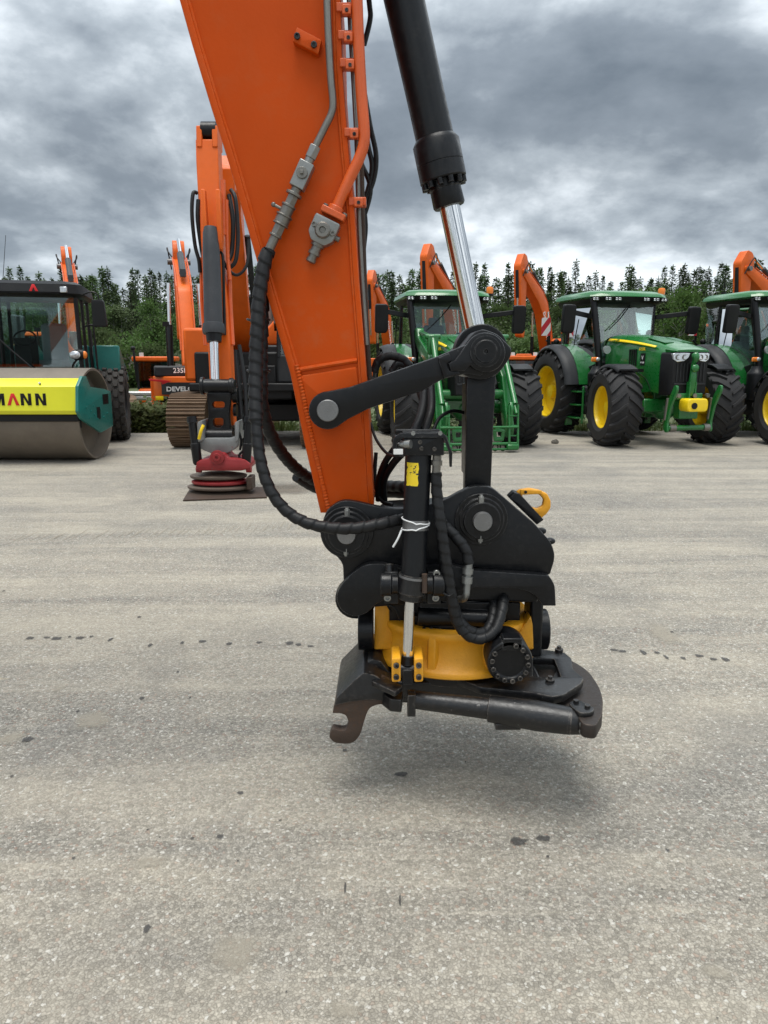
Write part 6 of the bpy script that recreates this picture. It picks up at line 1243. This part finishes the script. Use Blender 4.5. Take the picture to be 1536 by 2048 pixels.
def tree(kind, x, y, s, zoff=0):
    c, t, mt = rnd.choice(PROT[kind]); e_ = empty({'spruce': 'spruce_tree', 'pine': 'conifer_tree', 'birch': 'birch_tree', 'shrub': 'shrub'}[kind], (x, y, gz(x, y) + zoff), rnd.uniform(0, 6.28)); e_.scale = (s, s, s * rnd.uniform(.94, 1.08)); tag(e_, TL[kind][0] + ' ' + behind(x, y), TL[kind][1], TL[kind][2] + ' ' + behind(x, y))
    link('crown', c, None, e_); link('trunk', t, None, e_)
def topz(px, py, Y): return P(px, py, Y).z
# tree line heights read off the photograph: column -> treetop row
def tops(px):
    pts = [(-250, 552), (0, 556), (60, 552), (120, 560), (175, 545), (220, 540), (260, 566), (300, 552), (345, 558), (480, 560), (620, 556), (740, 556), (780, 552), (830, 545), (880, 556), (960, 552), (1060, 552), (1110, 545), (1150, 552), (1230, 566), (1290, 556), (1340, 546), (1420, 540), (1480, 532), (1560, 540), (1800, 550)]
    for (a, b), (c, d) in zip(pts, pts[1:]):
        if a <= px <= c: return b + (d - b) * (px - a) / (c - a)
    return 555
for Y, step, kinds, jit in ((64, 26, ('pine', 'spruce', 'pine', 'birch'), 44), (72, 20, ('pine', 'spruce', 'pine'), 26), (82, 19, ('spruce', 'pine'), 16), (94, 24, ('spruce', 'spruce', 'pine'), 12)):
    px = -330
    while px < 1870:
        pj = px + rnd.uniform(-9, 9); y = Y + rnd.uniform(-3.5, 3.5); x = WX(pj, y)
        py = tops(pj) + rnd.uniform(-4, jit)
        zt_ = topz(pj, py, y); k = rnd.choice(kinds)
        if pj > 1270 and Y > 70: k = 'spruce'
        hgt = {'spruce': 12, 'pine': 11, 'birch': 8.6, 'shrub': 3.3}[k]
        if k == 'birch': zt_ -= 3.0
        tree(k, x, y, max(.45, (zt_ - gz(x, y)) / hgt)); px += step * rnd.uniform(.75, 1.25)
for px in range(-320, 1860, 34):
    y = rnd.uniform(54, 61); pj = px + rnd.uniform(-15, 15); tree('birch', WX(pj, y), y, rnd.uniform(.42, .66))
for px in range(1290, 1500, 22):
    y = rnd.uniform(44, 50); pj = px + rnd.uniform(-8, 8); tree('birch', WX(pj, y), y, rnd.uniform(.5, .72), -.2)
for px in range(-320, 1860, 30):
    y = rnd.uniform(44, 52); pj = px + rnd.uniform(-12, 12); tree('shrub', WX(pj, y), y, rnd.uniform(.6, 1.05), -.1)
# rock cutting below the trees
def rock(x, y, z, sx, sy, sz, seed, label):
    me = bpy.data.meshes.new('rock'); bm = bmesh.new(); bmesh.ops.create_icosphere(bm, subdivisions=4, radius=1)
    for v in bm.verts:
        c = Vector((round(v.co.x * 3) / 3, round(v.co.y * 3) / 3, round(v.co.z * 4) / 4)); v.co = v.co.lerp(c, .3)
        v.co *= 1 + .35 * mnoise.noise(v.co * 1.3 + Vector((seed, 0, 0))) + .15 * mnoise.noise(v.co * 4 + Vector((seed, 5, 0))); v.co = Vector((v.co.x * sx, v.co.y * sy, v.co.z * sz))
    bm.to_mesh(me); bm.free(); o = link('rock_face', me, M['rock']); o.location = (x, y, z); tag(o, label, 'rock')
M['rock'] = paint('grey_brown_rock', (.10, .09, .078), .9, dirt=.5, dirtcol=(.06, .07, .04), sc_=.8, bump=.6, bsc=6, var=.4)
rock(WX(235, 47), 47, .9, 4.5, 1.5, 1.3, 3, 'broken grey rock face among shrubs below the trees beside the roller')
# grass on the verge
def verge(name, label, n, x0, x1, y0, y1, h0, h1, mat, seed):
    r = random.Random(seed); m = MB()
    for _ in range(n):
        x, y = r.uniform(x0, x1), y0 + (y1 - y0) * r.random() ** 1.3
        dn = mnoise.noise((x * .5, y * .5, seed)); 
        if dn < -.15: continue
        z = -.05 - min(.6, max(0, y - 18.2) * .12)
        for _b in range(3):
            a = r.uniform(0, 6.28); h = r.uniform(h0, h1) * (.7 + dn); ln = r.uniform(.1, .5) * h; d = Vector((math.cos(a), math.sin(a), 0)); s_ = Vector((-d.y, d.x, 0)) * r.uniform(.006, .014); b = Vector((x + r.gauss(0, .04), y + r.gauss(0, .04), z))
            k = len(m.v); m.v += [tuple(b - s_), tuple(b + s_), tuple(b + d * ln + Vector((0, 0, h)))]; m.f.append((k, k + 1, k + 2))
    o = link(name, raw(m, name), mat); tag(o, label, 'grass', None, 'stuff')
M['grass'] = leafmat('grass_blades', ((.075, .11, .025), (.10, .13, .035), (.17, .16, .06)))
verge('grass', 'uneven green grass on the verge behind the machines', 26000, -16, 16, 17.9, 27, .15, .45, M['grass'], 5)
def weeds(n, seed, x0=-15, x1=15, y0=18.2, y1=26, h0=.4, h1=1.0, nm='weeds', lb='leafy weeds growing through the verge grass'):
    r = random.Random(seed); m = MB()
    for _ in range(n):
        x, y = r.uniform(x0, x1), r.uniform(y0, y1); z = -.1 - min(.6, max(0, y - 18.2) * .12); H = r.uniform(h0, h1)
        if nm == 'weeds' and mnoise.noise((x * .4, y * .4, 9)) < .0: continue
        for j in range(14):
            a = r.uniform(0, 6.28); d = Vector((math.cos(a), math.sin(a), r.uniform(-.1, .8))).normalized(); p = Vector((x, y, z + H * r.random())); tri(m, p, d, d.orthogonal(), r.uniform(.08, .2), r.uniform(.02, .04))
    o = link(nm, raw(m, nm), M['grass'] if nm != 'weeds' else M['birch']); tag(o, lb, 'weeds', None, 'stuff')
weeds(2600, 3)
weeds(1500, 8, -7.4, -4.2, 17.5, 18.5, .3, .75, 'tall_weeds', 'tall leafy weeds between the roller tyre and the brown tracks')
# guard rail beside the verge
gr = empty('guard_rail', (-13, 27.5, -.6)); tag(gr, 'pale grey steel guard rail on the verge behind the roller', 'guard rail')
M['galv'] = paint('galvanised_rail', (.45, .46, .46), .45, metal=.4, dirt=.3)
m = MB(); m.loft([[(x, y, z) for y, z in ((0, .80), (-.05, .86), (-.05, .93), (0, .97), (-.05, 1.01), (-.05, 1.08), (0, 1.13), (.02, 1.13), (-.03, 1.08), (-.03, 1.01), (.02, .97), (-.03, .93), (-.03, .86), (.02, .80))] for x in (-12, 5.6)]); m.build('rail', M['galv'], gr)
for k in range(9):
    m = MB(); m.box((-11.5 + k * 2.0, .06, .5), (.08, .1, 1.1)); m.build('post', M['galv'], gr)
# yellow marker behind the roller wheel
p = P(256, 800, 19.5); m = MB(); m.box((p.x, 19.5, .55), (.05, .05, 1.5)); tag(m.build('marker_post', M['lime'], None, .005), 'thin yellow marker post behind the roller tyre', 'marker post')
# loose stone, stains and drips on the asphalt
def stains(name, label, spots, col, seed, rough=.7, soft=1.0):
    q = NT(name); q.b.inputs['Base Color'].default_value = (*col, 1); q.b.inputs['Roughness'].default_value = rough
    at_n = q.n('ShaderNodeAttribute', attribute_name='cover').outputs['Fac']; pos = q.n('ShaderNodeNewGeometry').outputs['Position']
    nz = q.m2('ADD', q.m2('MULTIPLY', q.noise(pos, 26, 5, .7), .9), q.m2('MULTIPLY', q.noise(pos, 160, 3, .6), .7))
    al = q.ramp(q.m2('ADD', at_n, q.m2('SUBTRACT', nz, .8)), .25, .25 + .5 * soft, 0, .72 if soft < .8 else .5)
    tr_ = q.n('ShaderNodeBsdfTransparent').outputs[0]; q.l(q.n('ShaderNodeMixShader', {0: al, 1: tr_, 2: q.b.outputs[0]}).outputs[0], q.out.inputs[0])
    r = random.Random(seed); m = MB(); z = .004; cov = []
    for px, py, w, h in spots:
        c = PZ(px, py, z); k = (PZ(px + 1, py, z) - c).length; kv = (PZ(px, py - 1, z) - c).length; n = 18; ph = r.uniform(0, 9); b = len(m.v)
        m.v.append(tuple(c)); cov.append(1.0)
        for rr_, cv_ in ((.55, .8), (1.25, 0.0)):
            for i in range(n):
                a = 2 * math.pi * i / n; f = 1 + .5 * mnoise.noise((math.cos(a) * 1.6, math.sin(a) * 1.6, ph))
                m.v.append((c.x + k * w * .5 * rr_ * f * math.cos(a), c.y + kv * h * .5 * rr_ * f * math.sin(a), z)); cov.append(cv_)
        for i in range(n):
            j = (i + 1) % n; m.f += [(b, b + 1 + i, b + 1 + j), (b + 1 + i, b + 1 + n + i, b + 1 + n + j, b + 1 + j)]
    me = raw(m, name); ca_ = me.attributes.new('cover', 'FLOAT', 'POINT'); ca_.data.foreach_set('value', cov)
    o = link(name, me, q.m); tag(o, label, 'stains', None, 'stuff')
r_ = random.Random(2)
dk = [(1038, 1682, 34, 16), (1088, 1676, 32, 11), (800, 1548, 28, 10), (480, 1585, 16, 6), (690, 1500, 10, 5), (1095, 1712, 7, 5), (1335, 1700, 8, 6), (440, 1672, 14, 9), (560, 1640, 7, 4), (55, 1478, 22, 9), (283, 1396, 12, 6), (295, 1855, 12, 16), (690, 1775, 5, 22), (800, 1800, 5, 26), (300, 1290, 9, 6), (380, 1395, 5, 4)]
for px in range(20, 640, 24): 
    if r_.random() < .62: dk.append((px + r_.uniform(-9, 9), 1271 + px * .028 + r_.uniform(-4, 4), r_.uniform(6, 20), r_.uniform(3, 7)))
for px in range(1190, 1536, 30): 
    if r_.random() < .75: dk.append((px + r_.uniform(-9, 9), 1300 + (px - 1190) * .07 + r_.uniform(-4, 4), r_.uniform(8, 20), r_.uniform(4, 9)))
for _ in range(24): dk.append((r_.uniform(0, 1536), r_.uniform(1150, 2040), r_.uniform(3, 10), r_.uniform(2, 5)))
stains('oil_drips', 'dark oil drips and tyre marks on the grey asphalt', dk, (.05, .048, .046), 4, .7, .5)
lt = [(182, 1440, 80, 46), (20, 1475, 60, 26), (470, 1905, 120, 80), (690, 2020, 90, 40), (1330, 1268, 60, 40), (1430, 1945, 70, 30), (120, 1375, 26, 14), (300, 1725, 80, 24)]
for px in range(20, 620, 17): lt.append((px + r_.uniform(-4, 4), 1078 - px * .045 + r_.uniform(-3, 3), r_.uniform(4, 9), r_.uniform(10, 20)))
M['sand'] = None
stains('sand_patches', 'pale sandy patches and track cleat prints on the asphalt', lt, (.36, .325, .26), 9, .95, 1.2)
stains('damp_patch', 'damp brown patch on the asphalt beside the steel plate', [(572, 978, 110, 26)], (.13, .105, .08), 12, .8, 1.2)
p = PZ(1110, 887, 0); rock(p.x, p.y, .03, .07, .06, .05, 11, 'small loose grey stone on the asphalt in front of the tractors')
